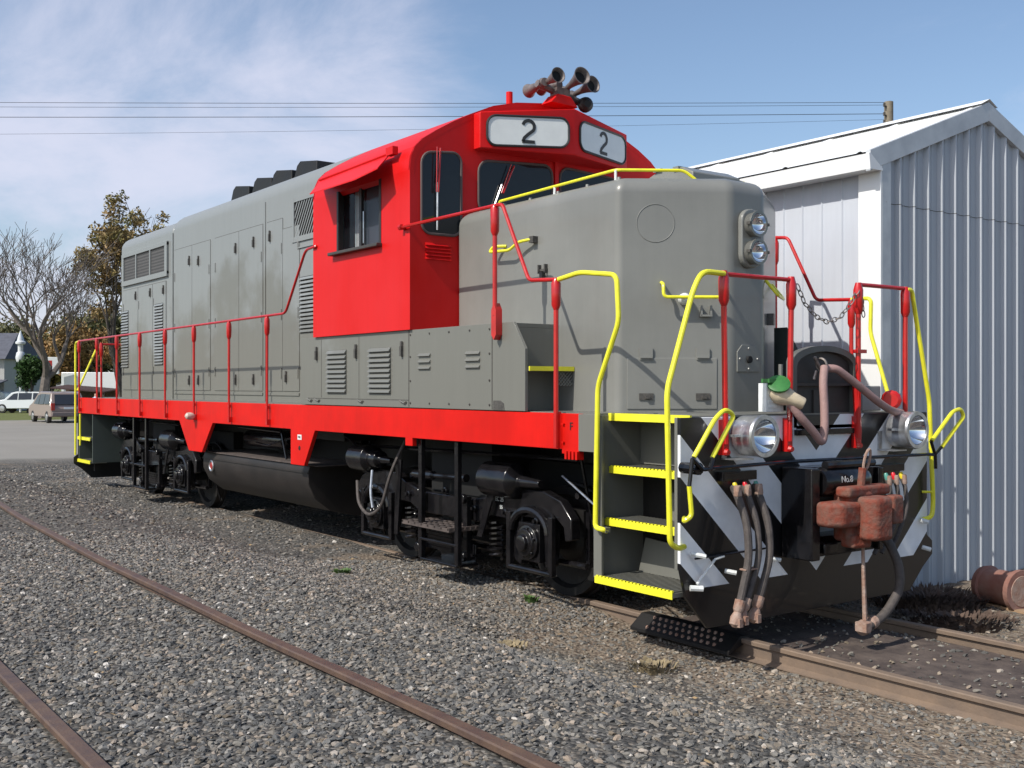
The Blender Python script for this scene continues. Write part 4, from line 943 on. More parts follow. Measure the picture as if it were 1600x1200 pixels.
# rear corner rails
P('grab_rail', MB().tube(fillet([(-16.02, yr, 2.785), (-16.27, yr, 2.76), (-16.29, yr, 2.6), (-16.29, yr, .60)], .06), .020, 8), YEL, label='yellow grab rail at the rear corner')
P('grab_rail', MB().tube([(-16.25, -1.15, 2.72), (-16.25, -1.53, 1.84)], .020, 8), YEL)
P('grab_rail', MB().tube([(-15.95, -1.56, 1.40), (-15.95, -1.56, .80)], .018, 8), YEL)
for y in (-1.1, -.4, .5): P('stanchion', MB().tube([(-16.2, y, 1.5), (-16.2, y, 2.6)], .02, 8).lathe((-16.2, y, 2.50), Z, [(0, .02), (.04, .036), (.22, .038), (.27, .022)], 8), REDR)
P('handrail', MB().tube([(-16.2, -1.1, 2.74), (-16.2, 1.1, 2.74)], .018, 8), REDR)
P('whistle_lamp', MB().lathe((-9.83, S-.05, 1.49), (0, -1, .1), [(-.05, .03), (0, .05), (.05, .055), (.09, .045), (.11, .02)], 14).box(-9.93, -9.80, S-.04, S, 1.44, 1.47), mat('aged_white_lamp', (.5, .42, .36), .45, var=.25, vscale=25), label='small round white fitting on the red sill')
P('fuel_label', MB().box(-6.40, -6.29, S-.004, S-.0005, 1.29, 1.35), WHT)
P('sill_hole', MB().lathe((-6.35, S, 1.19), (0, -1, 0), [(0, .028), (.004, .026)], 12), DARK)
def text(s, name, loc, rot, size, m, parent, ext=.002, squash=1.0):
    c = bpy.data.curves.new(name, 'FONT'); c.body = s; c.size = size; c.extrude = ext; c.align_x = 'CENTER'; c.align_y = 'CENTER'
    o = bpy.data.objects.new(name, c); col.objects.link(o); o.parent = parent; o.location = loc; o.rotation_euler = rot; o.scale = (squash, 1, 1)
    c.materials.append(m)
    bpy.context.view_layer.update(); me = bpy.data.meshes.new_from_object(o); q = bpy.data.objects.new(name, me); col.objects.link(q); q.parent = parent; q.location = loc; q.rotation_euler = rot; q.scale = (squash, 1, 1)
    bpy.data.objects.remove(o); return q
text('F', 'front_letter', (-1.235, S-.003, 1.60), (R(90), 0, 0), .09, GASK, loco)
text('FUEL', 'fuel_lettering', (-6.345, S-.006, 1.32), (R(90), 0, 0), .035, GASK, loco, .001)

# ---- pilot front fittings
def drum_light(y, label):
    c = Vector((.03, y, 1.56))
    h = P('ditch_light', MB().lathe(c, (1, 0, 0), [(0, .13), (.02, .15), (.12, .153), (.19, .153), (.205, .16), (.225, .155), (.225, .125), (.20, .121), (.05, .12), (.045, .02)], 26), ALU, label=label)
    P('light_bowl', MB().lathe(c+Vector((.215, 0, 0)), (-1, 0, 0), [(0, .120), (.05, .10), (.09, .06), (.11, .02), (.111, .001)], 24, False), LENS, parent=h)
    P('light_bracket', MB().box(.002, .16, y-.20, y-.02, 1.385, 1.395).box(.002, .012, y-.20, y-.15, 1.39, 1.55).box(.11, .15, y-.215, y-.14, 1.555, 1.575), ALU, parent=h)
drum_light(-.90, 'round silver ditch light on the near side of the pilot')
drum_light(1.00, 'round silver ditch light on the far side of the pilot')
# uncoupling lever
P('uncoupling_lever', MB().tube([(.18, -1.58, 1.34), (.18, -.50, 1.355), (.18, 1.24, 1.345), (.20, 1.34, 1.34)], .014, 8).lathe((.14, -1.52, 1.345), (1, 0, 0), [(-.12, .04), (.05, .045)], 10)
  .tube([(.2, -1.60, 1.42), (.2, -1.50, 1.34), (.2, -1.42, 1.34), (.2, -1.38, 1.44)], .018, 7).tube([(.2, -1.60, 1.42), (.2, -1.63, 1.22)], .015, 7)
  .tube([(.2, 1.27, 1.46), (.2, 1.33, 1.34), (.2, 1.42, 1.40)], .015, 7).tube([(.2, 1.33, 1.36), (.2, 1.34, 1.22)], .015, 7), BLK)
P('lever_handle', MB().tube(fillet([(.2, -1.585, 1.43), (.2, -1.37, 1.70), (.2, -1.27, 1.765), (.2, -1.17, 1.72), (.2, -1.40, 1.42)], .06), .0175, 8), YEL, label='yellow looped uncoupling lever handle, near side')
P('lever_handle', MB().tube(fillet([(.2, 1.28, 1.46), (.2, 1.60, 1.71), (.2, 1.72, 1.73), (.2, 1.77, 1.66), (.2, 1.43, 1.40)], .05), .0175, 8), YEL, label='yellow looped uncoupling lever handle, far side')
P('lever_handle', MB().tube(fillet([(.2, -1.63, 1.23), (.2, -1.605, 1.02), (.18, -1.66, .985), (.04, -1.52, .985)], .05), .0175, 8), YEL)
# hose manifolds
P('hose_manifold', MB().box(.002, .05, -1.13, -.76, 1.225, 1.295).box(.051, .056, -1.12, -.95, 1.235, 1.285), BLK, bevel=.006)
P('hose_manifold', MB().box(.002, .06, .72, 1.10, 1.205, 1.27), BLK, bevel=.006)
VY = mat('valve_yellow', (.75, .60, .03), .3); VR = mat('valve_red', (.65, .02, .03), .3); VG = mat('valve_green', (.10, .32, .26), .3)
def hose(pts, r, tip=True, valve=None, vpos=None):
    h = P('air_hose', MB().tube(fillet(pts, .15, 6), r, 10), RUBBER)
    a = Vector(pts[-1]); d = (a-Vector(pts[-2])).normalized()
    if tip: P('gladhand', MB().lathe(a-d*.02, d, [(-.03, r*1.35), (.04, r*1.4), (.06, r*1.0), (.10, r*1.6), (.15, r*1.5), (.17, r*.6)], 10).obox(a+d*.11+Vector((.02, 0, 0)), (1, 0, 0), (0, 1, 0), Z, .035, .018, .03), RUSTP, parent=h)
    if valve:
        P('valve_handle', MB().lathe(vpos, (.3, 0, -1), [(-.02, .014), (.0, .020), (.03, .021), (.05, .014)], 10), valve, parent=h)
        P('hose_fitting', MB().lathe(Vector(pts[1])+Vector((0, 0, .03)), (.05, 0, -1), [(-.05, r*.8), (-.04, r*1.0), (.02, r*1.12), (.03, r*1.0)], 10), RUSTP, parent=h)
for y, ye, vm, ln in ((-1.03, -1.10, VY, .245), (-.92, -1.03, VR, .25), (-.80, -.90, VG, .25)):
    hose([(.06, y, 1.18), (.13, y-.03, 1.12), (.22, y-.03, .93), (.26, y-.05, .68), (.26, ye-.09, ln+.10)], .024 if vm is VR else .029, True, vm, Vector((.075, y, 1.195)))
for y, vm in ((.80, VG), (.90, VR), (1.01, VY)):
    hose([(.07, y, 1.17), (.12, y, 1.10), (.16, y-.02, .92), (.16, y-.14, .70), (.14, y-.24, .55)], .019, False, vm, Vector((.085, y, 1.18)))
P('manifold_clip', MB().box(.22, .28, -1.14, -1.0, .60, .610), RUSTP)
# coupler and its draft housing
P('coupler_housing', MB().box(.002, .30, -.43, -.33, .60, 1.30).box(.002, .30, .40, .46, .62, 1.28).box(.002, .18, -.30, .40, 1.12, 1.30).prism([(.002, .62), (.26, .62), (.26, .72), (.20, .76), (.002, .76)], 'y', -.30, .40)
  .box(.27, .30, -.28, -.12, .64, .72), BLK, bevel=.01)
P('buffer_drum', MB().lathe((.24, -.30, 1.19), (0, 1, 0), [(0, .10), (.04, .115), (.50, .115), (.55, .10)], 20).lathe((.28, -.25, 1.32), (0, 1, 0), [(0, .035), (.60, .03)], 10), BLK)
text('No.8', 'housing_lettering', (.357, -.08, 1.21), (R(90), 0, R(90)), .07, WHT, loco, .001)
cb = MB()
cb.box(.05, .36, -.12, .10, .82, 1.02)
cb.prism([(.28, -.17), (.46, -.20), (.50, .0), (.46, .17), (.28, .17)], 'z', .74, 1.14)
coupler = P('coupler', cb, RUST, bevel=.038, label='rusty brown knuckle coupler')
P('coupler_guard', MB().prism([(.30, -.40), (.42, -.42), (.52, -.34), (.53, -.12), (.30, -.10)], 'z', .865, 1.055), RUST, parent=coupler, bevel=.038)
P('coupler_knuckle', MB().prism([(.44, -.12), (.58, -.17), (.66, -.12), (.67, .04), (.60, .14), (.44, .16)], 'z', .765, 1.09), RUST, parent=coupler, bevel=.036)
P('coupler_lug', MB().prism([(.36, -.18), (.50, -.20), (.54, -.02), (.40, .04)], 'z', .70, .80), RUST, parent=coupler, bevel=.026)
P('knuckle_cap', MB().prism([(.42, .24), (.56, .22), (.56, .36), (.44, .38)], 'z', .86, 1.08), RUST, parent=coupler, bevel=.026)
P('top_bar', MB().prism([(.36, -.24), (.50, -.24), (.48, .30), (.36, .34)], 'z', 1.085, 1.165), RUST, parent=coupler, bevel=.026)
P('coupler_pin', MB().tube([(.42, .0, 1.14), (.43, .01, 1.30)], .030, 8), RUST, parent=coupler)
P('lift_link', MB().tube(link_pts((.44, .05, 1.36), (.1, .25, 1), (0, 1, -.2), .085, .032), .011, 6, closed=True), RUSTP, parent=coupler)
for o in [coupler]+list(coupler.children):
    if 'bevel' in o.modifiers: o.modifiers['bevel'].segments = 4
# train line hose and chain
h = P('air_hose', MB().tube(fillet([(.30, .30, .78), (.42, .34, .72), (.50, .38, .52), (.52, .36, .34), (.50, .20, .16), (.48, .02, .09)], .14, 7), .036, 12), RUBBER, label='thick drooping train air hose beside the coupler')
P('gladhand', MB().lathe((.48, .10, .12), (-.1, -1, -.28), [(0, .045), (.05, .05), (.07, .035), (.12, .06), (.17, .055), (.19, .02)], 12).obox((.50, -.08, .10), (1, 0, 0), (0, 1, 0), Z, .05, .03, .035), RUSTP, parent=h)
P('hose_chain', MB().tube([(.46, -.03, .76), (.47, -.035, .50), (.48, -.03, .14)], [.012, .015, .019], 6), RUSTP)
# white cut levers / lugs low on the pilot
b = MB().tube([(.03, -1.44, .72), (.10, -1.36, .70)], .018, 7).tube([(.02, -1.08, .56), (.08, -1.02, .545)], .018, 7).tube([(.02, -1.44, .47), (.07, -1.36, .465)], .022, 8).tube([(.02, -.56, .60), (.06, -.50, .59)], .016, 7).tube([(.05, -1.40, .50), (.04, -1.20, .66), (.03, -1.10, .67)], .010, 6)
b.tube([(.03, 1.38, .76), (.08, 1.42, .74)], .02, 7).tube([(.03, 1.40, .52), (.08, 1.45, .50)], .02, 7)
P('pilot_lug', b, WHT, split=True)
P('pilot_rod', MB().tube([(.03, -1.40, .68), (.03, -.62, .69)], .008, 6), BLK)
# drop plate with rounded top (end platform shroud)
yc, hw_ = .125, .40
sh = [(yc-hw_, 1.60), (yc-hw_, 2.12)]+[(yc+hw_*math.cos(a), 2.12+.135*math.sin(a)/1.0) for a in [math.pi-math.pi*k/12 for k in range(1, 12)]]+[(yc+hw_, 2.12), (yc+hw_, 1.60)]
sh2 = [(yc+(y-yc)*.90, 1.60+(z-1.60)*.93) for y, z in sh]
n = len(sh); vs = [(.0, y, z) for y, z in sh]+[(.0, y, z) for y, z in sh2]+[(-.075, y, z) for y, z in sh]+[(-.06, y, z) for y, z in sh2]
fs = []
for k in range(n-1): fs += [(k, k+1, n+k+1, n+k), (k, 2*n+k, 2*n+k+1, k+1), (n+k, n+k+1, 3*n+k+1, 3*n+k)]
fs += [tuple(2*n+k for k in range(n)), tuple(3*n+k for k in range(n-1, -1, -1))]
sp_ = P('end_shroud', MB().add(vs, fs), mat('shroud_grey', (.11, .11, .10), .5, var=.12, vscale=6), label='arched grey shroud at the centre of the front platform')
P('shroud_shelf', MB().box(-.055, -.01, yc-.35, yc+.35, 1.93, 1.955).prism([(yc+(y-yc)*.995, z-.004) for y, z in sh2], 'x', -.059, -.045).box(-.044, -.03, yc-.12, yc+.04, 1.66, 1.90), mat('shroud_dark', (.045, .043, .04), .6, var=.2), parent=sp_)
P('end_plate', MB().box(-.03, .03, -.27, .54, 1.54, 1.585).box(-.02, .0, -.25, .52, 1.585, 1.62), BLK, bevel=.004)
# multiple-unit jumper: cream plug with green lid, pink cable, white receptacle, red receptacle
rc = P('jumper_receptacle', MB().box(-.06, .02, -.62, -.42, 1.73, 1.95).box(.02, .025, -.60, -.50, 1.76, 1.78).box(.02, .025, -.60, -.50, 1.80, 1.82), WHT, bevel=.008)
dpl = Vector((.55, .55, -.35)).normalized()
P('jumper_plug', MB().lathe((.0, -.54, 1.90), dpl, [(0, .07), (.06, .085), (.10, .08), (.18, .055), (.26, .048), (.27, .04)], 16), CREAM, parent=rc)
P('jumper_lid', MB().lathe((.07, -.535, 1.945), (.55, -.55, .75), [(-.012, .070), (-.008, .088), (.008, .088), (.014, .070), (.016, .02)], 18).box(-.03, .05, -.62, -.54, 1.955, 1.985), GRN, parent=rc)
P('jumper_cable', MB().tube(fillet([(.10, -.44, 1.80), (.14, -.38, 1.70), (.16, -.22, 1.56), (.16, -.13, 1.475), (.16, -.10, 1.60), (.14, -.08, 1.80), (.12, -.07, 1.96), (.08, .0, 2.08)], .08, 7), .033, 12), PINK, label='faded pink jumper cable hanging in a V')
P('jumper_cable', MB().tube(fillet([(.06, .04, 2.07), (.10, .12, 2.07), (.14, .36, 1.93), (.16, .58, 1.80), (.14, .80, 1.72), (.08, 1.02, 1.70)], .12, 7), .032, 12), PINK)
P('cable_hook', MB().ring((.05, .0, 2.10), (0, 1, .2), .05, .010).tube([(.03, -.06, 2.16), (.03, .03, 2.04)], .014, 6).tube([(.03, -.04, 2.05), (.03, -.07, 1.98)], .012, 6), CHR)
P('lamp_box', MB().box(-.25, -.02, .62, .88, 1.72, 1.93), mat('box_grey', (.25, .25, .235), .5, var=.1), bevel=.01)
P('red_receptacle', MB().lathe((.0, 1.0, 1.81), (.5, -.85, 0), [(-.03, .075), (.0, .085), (.06, .085), (.08, .06)], 12), REDR, bevel=.004, label='red round receptacle cover on the platform edge')
P('platform_box', MB().prism([(.55, 1.712), (.55, 2.45), (.85, 2.05), (.85, 1.712)], 'x', -.9, -.75), mat('dark_green_box', (.02, .028, .026), .6))
P('platform_valve', MB().tube([(-.70, .40, 1.72), (-.70, .40, 2.12)], .02, 6).tube([(-.70, .55, 1.72), (-.70, .55, 2.10)], .02, 6), GREYN)
P('brake_chain', MB().tube([(.03, .47, 1.95), (.03, .50, 1.55), (.03, .49, 1.46)], .03, 8).box(.01, .07, .44, .56, 2.20, 2.23), REDR)

# ---- fuel tank
tp = [(-1.33, .965), (-1.36, .90), (-1.36, .74), (-1.27, .56), (-1.06, .40), (-.72, .32), (.72, .32), (1.06, .40), (1.27, .56), (1.36, .74), (1.36, .90), (1.33, .965)]
ft = P('fuel_tank', MB().prism(tp, 'x', -9.98, -6.45), TANK, bevel=.01, label='long black fuel tank slung between the trucks')
P('tank_top', MB().box(-9.97, -6.2, -1.36, 1.36, .967, .98), DUST, parent=ft)
P('tank_strap', MB().box(-9.98, -6.45, -1.372, -1.355, .87, .885), TANK, parent=ft)
P('tank_gauge', MB().ring((-9.62, -1.37, .78), (0, 1, 0), .075, .012).lathe((-9.62, -1.365, .78), (0, -1, 0), [(0, .07), (.005, .06)], 14), ALU, parent=ft)
P('fuel_gauge_face', MB().lathe((-9.62, -1.372, .78), (0, -1, 0), [(0, .05), (.006, .045)], 12), mat('gauge_red', (.30, .02, .02), .4), parent=ft)
P('air_reservoir', MB().lathe((-9.1, -1.0, 1.20), (1, 0, 0), [(0, .05), (.05, .12), (1.3, .12), (1.35, .05)], 16), BLK)
P('brake_pipe', MB().tube(fillet([(-8.9, -1.25, 1.36), (-7.4, -1.28, 1.34), (-7.25, -1.28, 1.0)], .05), .016, 7).tube(fillet([(-8.4, -1.2, 1.16), (-7.9, -1.25, 1.14), (-7.4, -1.2, 1.25), (-6.9, -1.2, 1.3)], .1), .014, 7), BLK)
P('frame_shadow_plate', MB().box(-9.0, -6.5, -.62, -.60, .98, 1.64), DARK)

# ---- trucks
def truck(cx, mirror=1):
    tr = empty('truck', (cx, 0, 0)); tr.parent = loco
    ax = 1.40
    for x in (-ax, ax):
        P('axle', MB().cyl((x, -1.05, .508), (x, 1.05, .508), .075, 14), BLKM, parent=tr)
        for y, s in ((-.75, -1), (.75, 1)):
            P('wheel', MB().lathe((x, y-s*.07, .508), (0, s, 0), [(0, .53), (.03, .53), (.035, .508), (.135, .502), (.138, .43), (.09, .40), (.085, .20), (.13, .16), (.15, .10), (.15, .04)], 40), BLKM, parent=tr)
    for s in (-1, 1):
        y0, y1 = s*1.10, s*1.20
        a, b_ = min(y0, y1), max(y0, y1)
        # cast side frame: beam dropping between the journals, pedestals, curved ends
        prof = [(-1.95, .60), (-1.95, .78), (-1.80, .93), (-1.55, 1.00), (-1.05, 1.00), (-.80, .90), (-.45, .84), (.45, .84), (.80, .90), (1.05, 1.00), (1.55, 1.00), (1.80, .93), (1.95, .78), (1.95, .60),
                (1.86, .58), (1.84, .70), (1.70, .80), (1.66, .34), (1.58, .30), (1.56, .74), (1.24, .74), (1.22, .30), (1.12, .34), (1.02, .70), (.75, .70), (.55, .62), (-.55, .62), (-.75, .70), (-1.02, .70), (-1.12, .34), (-1.22, .30), (-1.24, .74), (-1.56, .74), (-1.58, .30), (-1.66, .34), (-1.70, .80), (-1.84, .70), (-1.86, .58)]
        P('truck_side_frame', MB().prism(prof, 'y', a, b_), BLK, parent=tr, bevel=.012)
        for x in (-ax, ax):
            j = MB().box(x-.155, x+.155, min(s*1.08, s*1.24), max(s*1.08, s*1.24), .36, .70)
            j.lathe((x, s*1.24, .53), (0, s, 0), [(0, .155), (.03, .155), (.035, .13), (.06, .12), (.065, .075), (.10, .07), (.11, .03)], 22)
            for k in range(6):
                an = 2*math.pi*k/6+.3; j.lathe((x+.125*math.cos(an), s*1.27, .53+.125*math.sin(an)), (0, s, 0), [(0, .018), (.025, .016)], 6)
            P('journal_box', j, BLK, parent=tr, bevel=.004)
            # saddle arch over the journal and outer spring posts
            arcp = [(x+.27*math.cos(t_), s*1.235, .62+.20*math.sin(t_)) for t_ in [math.pi*k/12 for k in range(13)]]
            P('journal_saddle', MB().tube(arcp, .035, 8), BLK, parent=tr)
            P('spring_hanger', MB().box(x-.34, x-.28, min(s*1.2, s*1.25), max(s*1.2, s*1.25), .26, .78).box(x+.28, x+.34, min(s*1.2, s*1.25), max(s*1.2, s*1.25), .26, .78).tube([(x-.31, s*1.23, .28), (x+.31, s*1.23, .28)], .025, 7), BLK, parent=tr, bevel=.006)
        # leaf spring plank and coil springs at the centre
        sp = MB()
        for k in range(6): sp.box(-.52+.05*k, .52-.05*k, min(s*1.12, s*1.24), max(s*1.12, s*1.24), .28+.035*k, .31+.035*k)
        P('leaf_spring', sp, BLK, parent=tr)
        for x in (-.42, .42): P('swing_hanger', MB().box(x-.035, x+.035, min(s*1.22, s*1.28), max(s*1.22, s*1.28), .24, .86).lathe((x, s*1.28, .84), (0, s, 0), [(0, .05), (.04, .045)], 10).lathe((x, s*1.28, .28), (0, s, 0), [(0, .05), (.04, .045)], 10), BLK, parent=tr, bevel=.006)
        for x in (-.78, .78):
            hl = [(x+.065*math.cos(t_), s*1.15+.065*math.sin(t_), .30+.05*t_/6.283) for t_ in [6.283*k/9 for k in range(9*7)]]
            P('coil_spring', MB().tube(hl, .014, 5), BLK, parent=tr)
        for x, d in ((-1.55, 1), (.95, 1)):
            P('brake_cylinder', MB().lathe((x-.35, s*1.22, 1.12 if x < 0 else 1.06), (1, 0, 0), [(0, .13), (.02, .155), (.36, .155), (.38, .12), (.40, .10), (.56, .095), (.58, .05), (.80, .03)] if x < 0 else [(.12, .12), (.14, .15), (.16, .165), (.60, .165), (.62, .14), (.66, .06), (.95, .035)], 22)
              .box(x-.25, x-.05, min(s*1.12, s*1.2), max(s*1.12, s*1.2), .95, 1.1), BLK, parent=tr, bevel=.004)
        for x in (-.86, .86, -1.93, 1.93):
            P('brake_hanger', MB().box(x-.025, x+.025, min(s*.95, s*1.0), max(s*.95, s*1.0), .35, 1.0).lathe((x, s*1.06, .98), (0, s, 0), [(-.1, .03), (.06, .03)], 8), BLK, parent=tr)
            P('brake_shoe', MB().box(x-.04, x+.04, min(s*.70, s*.82), max(s*.70, s*.82), .36, .66), BLKM, parent=tr, bevel=.01)
        P('sand_pipe', MB().tube(fillet([(-1.9, s*1.05, 1.3), (-1.98, s*1.0, .8), (-1.95, s*.8, .14)], .1), .016, 6).tube(fillet([(1.9, s*1.05, 1.3), (1.98, s*1.0, .8), (1.95, s*.8, .14)], .1), .016, 6), BLK, parent=tr)
    rg = random.Random(4)
    for s in (-1, 1):
        P('brake_beam', MB().tube([(-1.95, s*1.02, .36), (-.86, s*1.02, .34), (.86, s*1.02, .34), (1.95, s*1.02, .36)], .03, 8), BLK, parent=tr)
        P('brake_lever', MB().prism([(-.95, .35), (-.88, .35), (-.80, 1.15), (-.92, 1.15)], 'y', s*1.255, s*1.275), BLK, parent=tr)
        P('brake_lever', MB().prism([(.62, .50), (.70, .50), (.98, 1.10), (.88, 1.12)], 'y', s*1.255, s*1.275), BLK, parent=tr)
        P('slack_adjuster', MB().lathe((-.55, s*1.28, 1.02), (1, 0, .02), [(0, .03), (.05, .045), (.4, .045), (.42, .025), (.9, .025), (.92, .04), (1.0, .04)], 10), BLK, parent=tr)
        for k in range(7):
            x = -1.75+.55*k+rg.uniform(-.1, .1); z = rg.uniform(.70, .93)
            P('frame_bolt', MB().lathe((x, s*1.20, z), (0, s, 0), [(0, .035), (.03, .032), (.035, .02), (.06, .018)], 8), BLK, parent=tr)
    P('truck_bolster', MB().box(-.30, .30, -1.08, 1.08, .45, .80).box(-1.9, 1.9, -1.02, -.90, .60, .84).box(-1.9, 1.9, .90, 1.02, .60, .84).box(-.9, .9, -.5, .5, .3, 1.0), BLKM, parent=tr)
    P('dark_backing', MB().box(-1.95, 1.95, -.60, .60, .30, 1.20).box(-.55, .55, -1.05, 1.05, .84, 1.42), DARK, parent=tr)  # dark box added to fill the truck's gaps with shade
    P('traction_motor', MB().lathe((-.75, -.5, .55), (0, 1, 0), [(0, .30), (1.0, .30)], 16).lathe((.75, -.5, .55), (0, 1, 0), [(0, .30), (1.0, .30)], 16), BLKM, parent=tr)
    return tr
t1 = truck(-3.58); t2 = truck(-12.67)
text('EC 25', 'truck_lettering', (.90, -1.21, .87), (R(90), 0, 0), .055, WHT, t1, .001)
text('SS', 'truck_lettering', (.93, -1.21, .80), (R(90), 0, 0), .05, WHT, t1, .001)
P('brake_hose', MB().tube(fillet([(-5.35, -1.28, .86), (-5.22, -1.34, .62), (-4.95, -1.36, .50), (-4.65, -1.36, .62), (-4.50, -1.34, 1.0), (-4.42, -1.2, 1.35)], .2, 7), .018, 8), RUBBER)
P('brake_hose', MB().tube(fillet([(-5.0, -1.28, 1.0), (-4.95, -1.33, .76), (-4.88, -1.34, .60)], .1, 6), .016, 8).tube([(-1.75, -1.2, 1.15), (-1.2, -1.3, .95)], .010, 6), ALU)
# hung side step between the trucks of the front
b = MB()
for x in (-3.70, -3.04): b.box(x-.03, x+.03, -1.46, -1.41, .22, 1.40)
b.box(-3.70, -3.04, -1.46, -1.20, .20, .225).box(-3.70, -3.04, -1.465, -1.44, .40, .425).box(-3.68, -3.06, -1.22, -1.20, .22, .40)
ss = P('side_step', b, BLK, bevel=.006, label='black steps hung below the sill beside the front truck')
tb = MB().box(-3.98, -3.10, -1.50, -1.02, .535, .55)
for i in range(8): tb.box(-3.98, -3.10, -1.50+.062*i, -1.482+.062*i, .55, .572)
for i in range(8): tb.box(-3.98+.122*i, -3.962+.122*i, -1.50, -1.02, .551, .575)
P('side_step_tread', tb, DUST, parent=ss)
b = MB()
for x in (-13.0, -12.35): b.box(x-.03, x+.03, -1.46, -1.41, .22, 1.40)
b.box(-13.0, -12.35, -1.46, -1.2, .22, .25).box(-13.2, -12.35, -1.46, -1.2, .60, .63)
P('side_step', b, BLK, bevel=.006)
# glad plug between trucks and rear pilot bulk
P('sand_box', MB().box(-16.0, -15.9, -1.3, -1.2, .3, 1.4), BLKM)
P('truck_pipe', MB().tube(fillet([(-6.0, -1.1, 1.35), (-5.6, -1.15, 1.25), (-1.6, -1.15, 1.3)], .1), .02, 6).tube(fillet([(-15.2, -1.1, 1.33), (-10.8, -1.15, 1.30)], .1), .02, 6), BLK)

# ---- perforated wheel ramp mat laid over the near rail
b = MB().add([(-1.18, -.70, .014), (-.08, -.70, .014), (-.08, -.80, .016), (-1.18, -.80, .016), (-1.18, -.93, -.085), (-.08, -.93, -.085), (-1.18, -.70, -.02), (-.08, -.70, -.02), (-1.18, -.93, -.11), (-.08, -.93, -.11)],
             [(0, 1, 2, 3), (3, 2, 5, 4), (0, 6, 7, 1), (4, 5, 9, 8), (0, 3, 4, 8, 6), (1, 7, 9, 5, 2), (6, 8, 9, 7)])
mt = b.build('rail_ramp', BLKM, None, 0.0); tag(mt, 'dark studded steel ramp laid over the near rail under the pilot', 'rail ramp')
b = MB()
for i in range(12):
    for j in range(3):
        t_ = (j+.35)/3; y = -.80-.13*t_; z = .016-.101*t_
        b.lathe((-1.0+.068*i+.03*(j % 2), y, z-.002), (0, -.61, .79), [(0, .019), (.012, .012)], 6)
tag(P('ramp_stud', b, RUSTP, parent=mt), kind='stuff')
# ================================================================== SHED
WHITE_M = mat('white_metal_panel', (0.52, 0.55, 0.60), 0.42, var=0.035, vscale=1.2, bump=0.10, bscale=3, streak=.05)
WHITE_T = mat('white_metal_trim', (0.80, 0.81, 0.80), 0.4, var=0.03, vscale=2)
GALV = mat('gable_metal', (0.42, 0.45, 0.485), 0.40, metal=.0, var=0.03, vscale=1.8, bump=0.10, bscale=4, vscale_vec=(1, 1, .25), streak=.05)  # gable sheet, a darker blue-grey than the side wall
TRIMG = mat('rake_trim_metal', (0.55, 0.57, 0.58), 0.4, metal=.1, c2=(0.42, 0.44, 0.46), vscale=3)
GX, GY0, RY, GY1 = -.975, 2.20, 4.09, 5.98
shed = empty('metal_shed', (GX, GY0, -0.15), label='white ribbed metal shed with low gabled roof beside the locomotive', cat='shed')
SH = Vector((GX, GY0, -0.15))
def SP(name, mb, m, parent=None, bevel=0.0, **kw):
    mb.v = [(x-SH.x, y-SH.y, z-SH.z) for x, y, z in mb.v]; return mb.build(name, m, parent or shed, bevel, **kw)
def zr(y): return 4.255+(y-GY0)*.372 if y < RY else 4.255+(2*RY-y-GY0)*.372
# gable wall: ribbed sheet
pts = []; y = GY0; pitch = .245; xg = GX
k = 0
while y < GY1-.05:
    d = .050
    pts += [(y+.012, 0), (y+.037, d), (y+.056, d), (y+.080, 0), (y+.145, 0), (y+.153, .009), (y+.166, .009), (y+.175, 0)]
    y += pitch
vs = []; fs = []
for (yy, d) in pts: vs += [(xg+d, yy, -.2), (xg+d, yy, zr(min(max(yy, GY0), GY1))-.02)]
for i in range(len(pts)-1): fs.append((2*i, 2*i+2, 2*i+3, 2*i+1))
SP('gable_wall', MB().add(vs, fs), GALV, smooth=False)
SP('gable_lap', MB().add([(xg+.003+(.042 if False else 0), yy, 3.42) for yy in ()], []), GALV) if False else None
lap = MB(); vs = []; fs = []
for (yy, d) in pts: vs += [(xg+d+.003, yy, 3.75), (xg+d+.003, yy, 3.757)]
for i in range(len(pts)-1): fs.append((2*i, 2*i+2, 2*i+3, 2*i+1))
SP('sheet_lap', MB().add(vs, fs), DARKLATCH, smooth=False)
# long wall
pts = []; x = GX-.20
while x > -11.5:
    pts += [(x, 0), (x-.222, 0), (x-.233, .014), (x-.240, .014), (x-.252, 0)]; x -= .2525
vs = []; fs = []
for (xx, d) in pts: vs += [(xx, GY0-d, -.2), (xx, GY0-d, 4.27)]
for i in range(len(pts)-1): fs.append((2*i, 2*i+2, 2*i+3, 2*i+1))
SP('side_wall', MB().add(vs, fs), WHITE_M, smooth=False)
SP('back_walls', MB().box(-11.8, -11.7, GY0, GY1, -.2, 4.25).box(-11.7, GX-.1, GY1-.02, GY1, -.2, 4.25), WHITE_M)
SP('corner_trim', MB().box(GX-.21, GX+.052, GY0-.045, GY0-.018, -.2, 4.255), WHITE_T, bevel=.003)
SP('corner_trim', MB().box(GX+.044, GX+.053, GY0-.017, GY0+.12, -.2, 4.255), TRIMG)
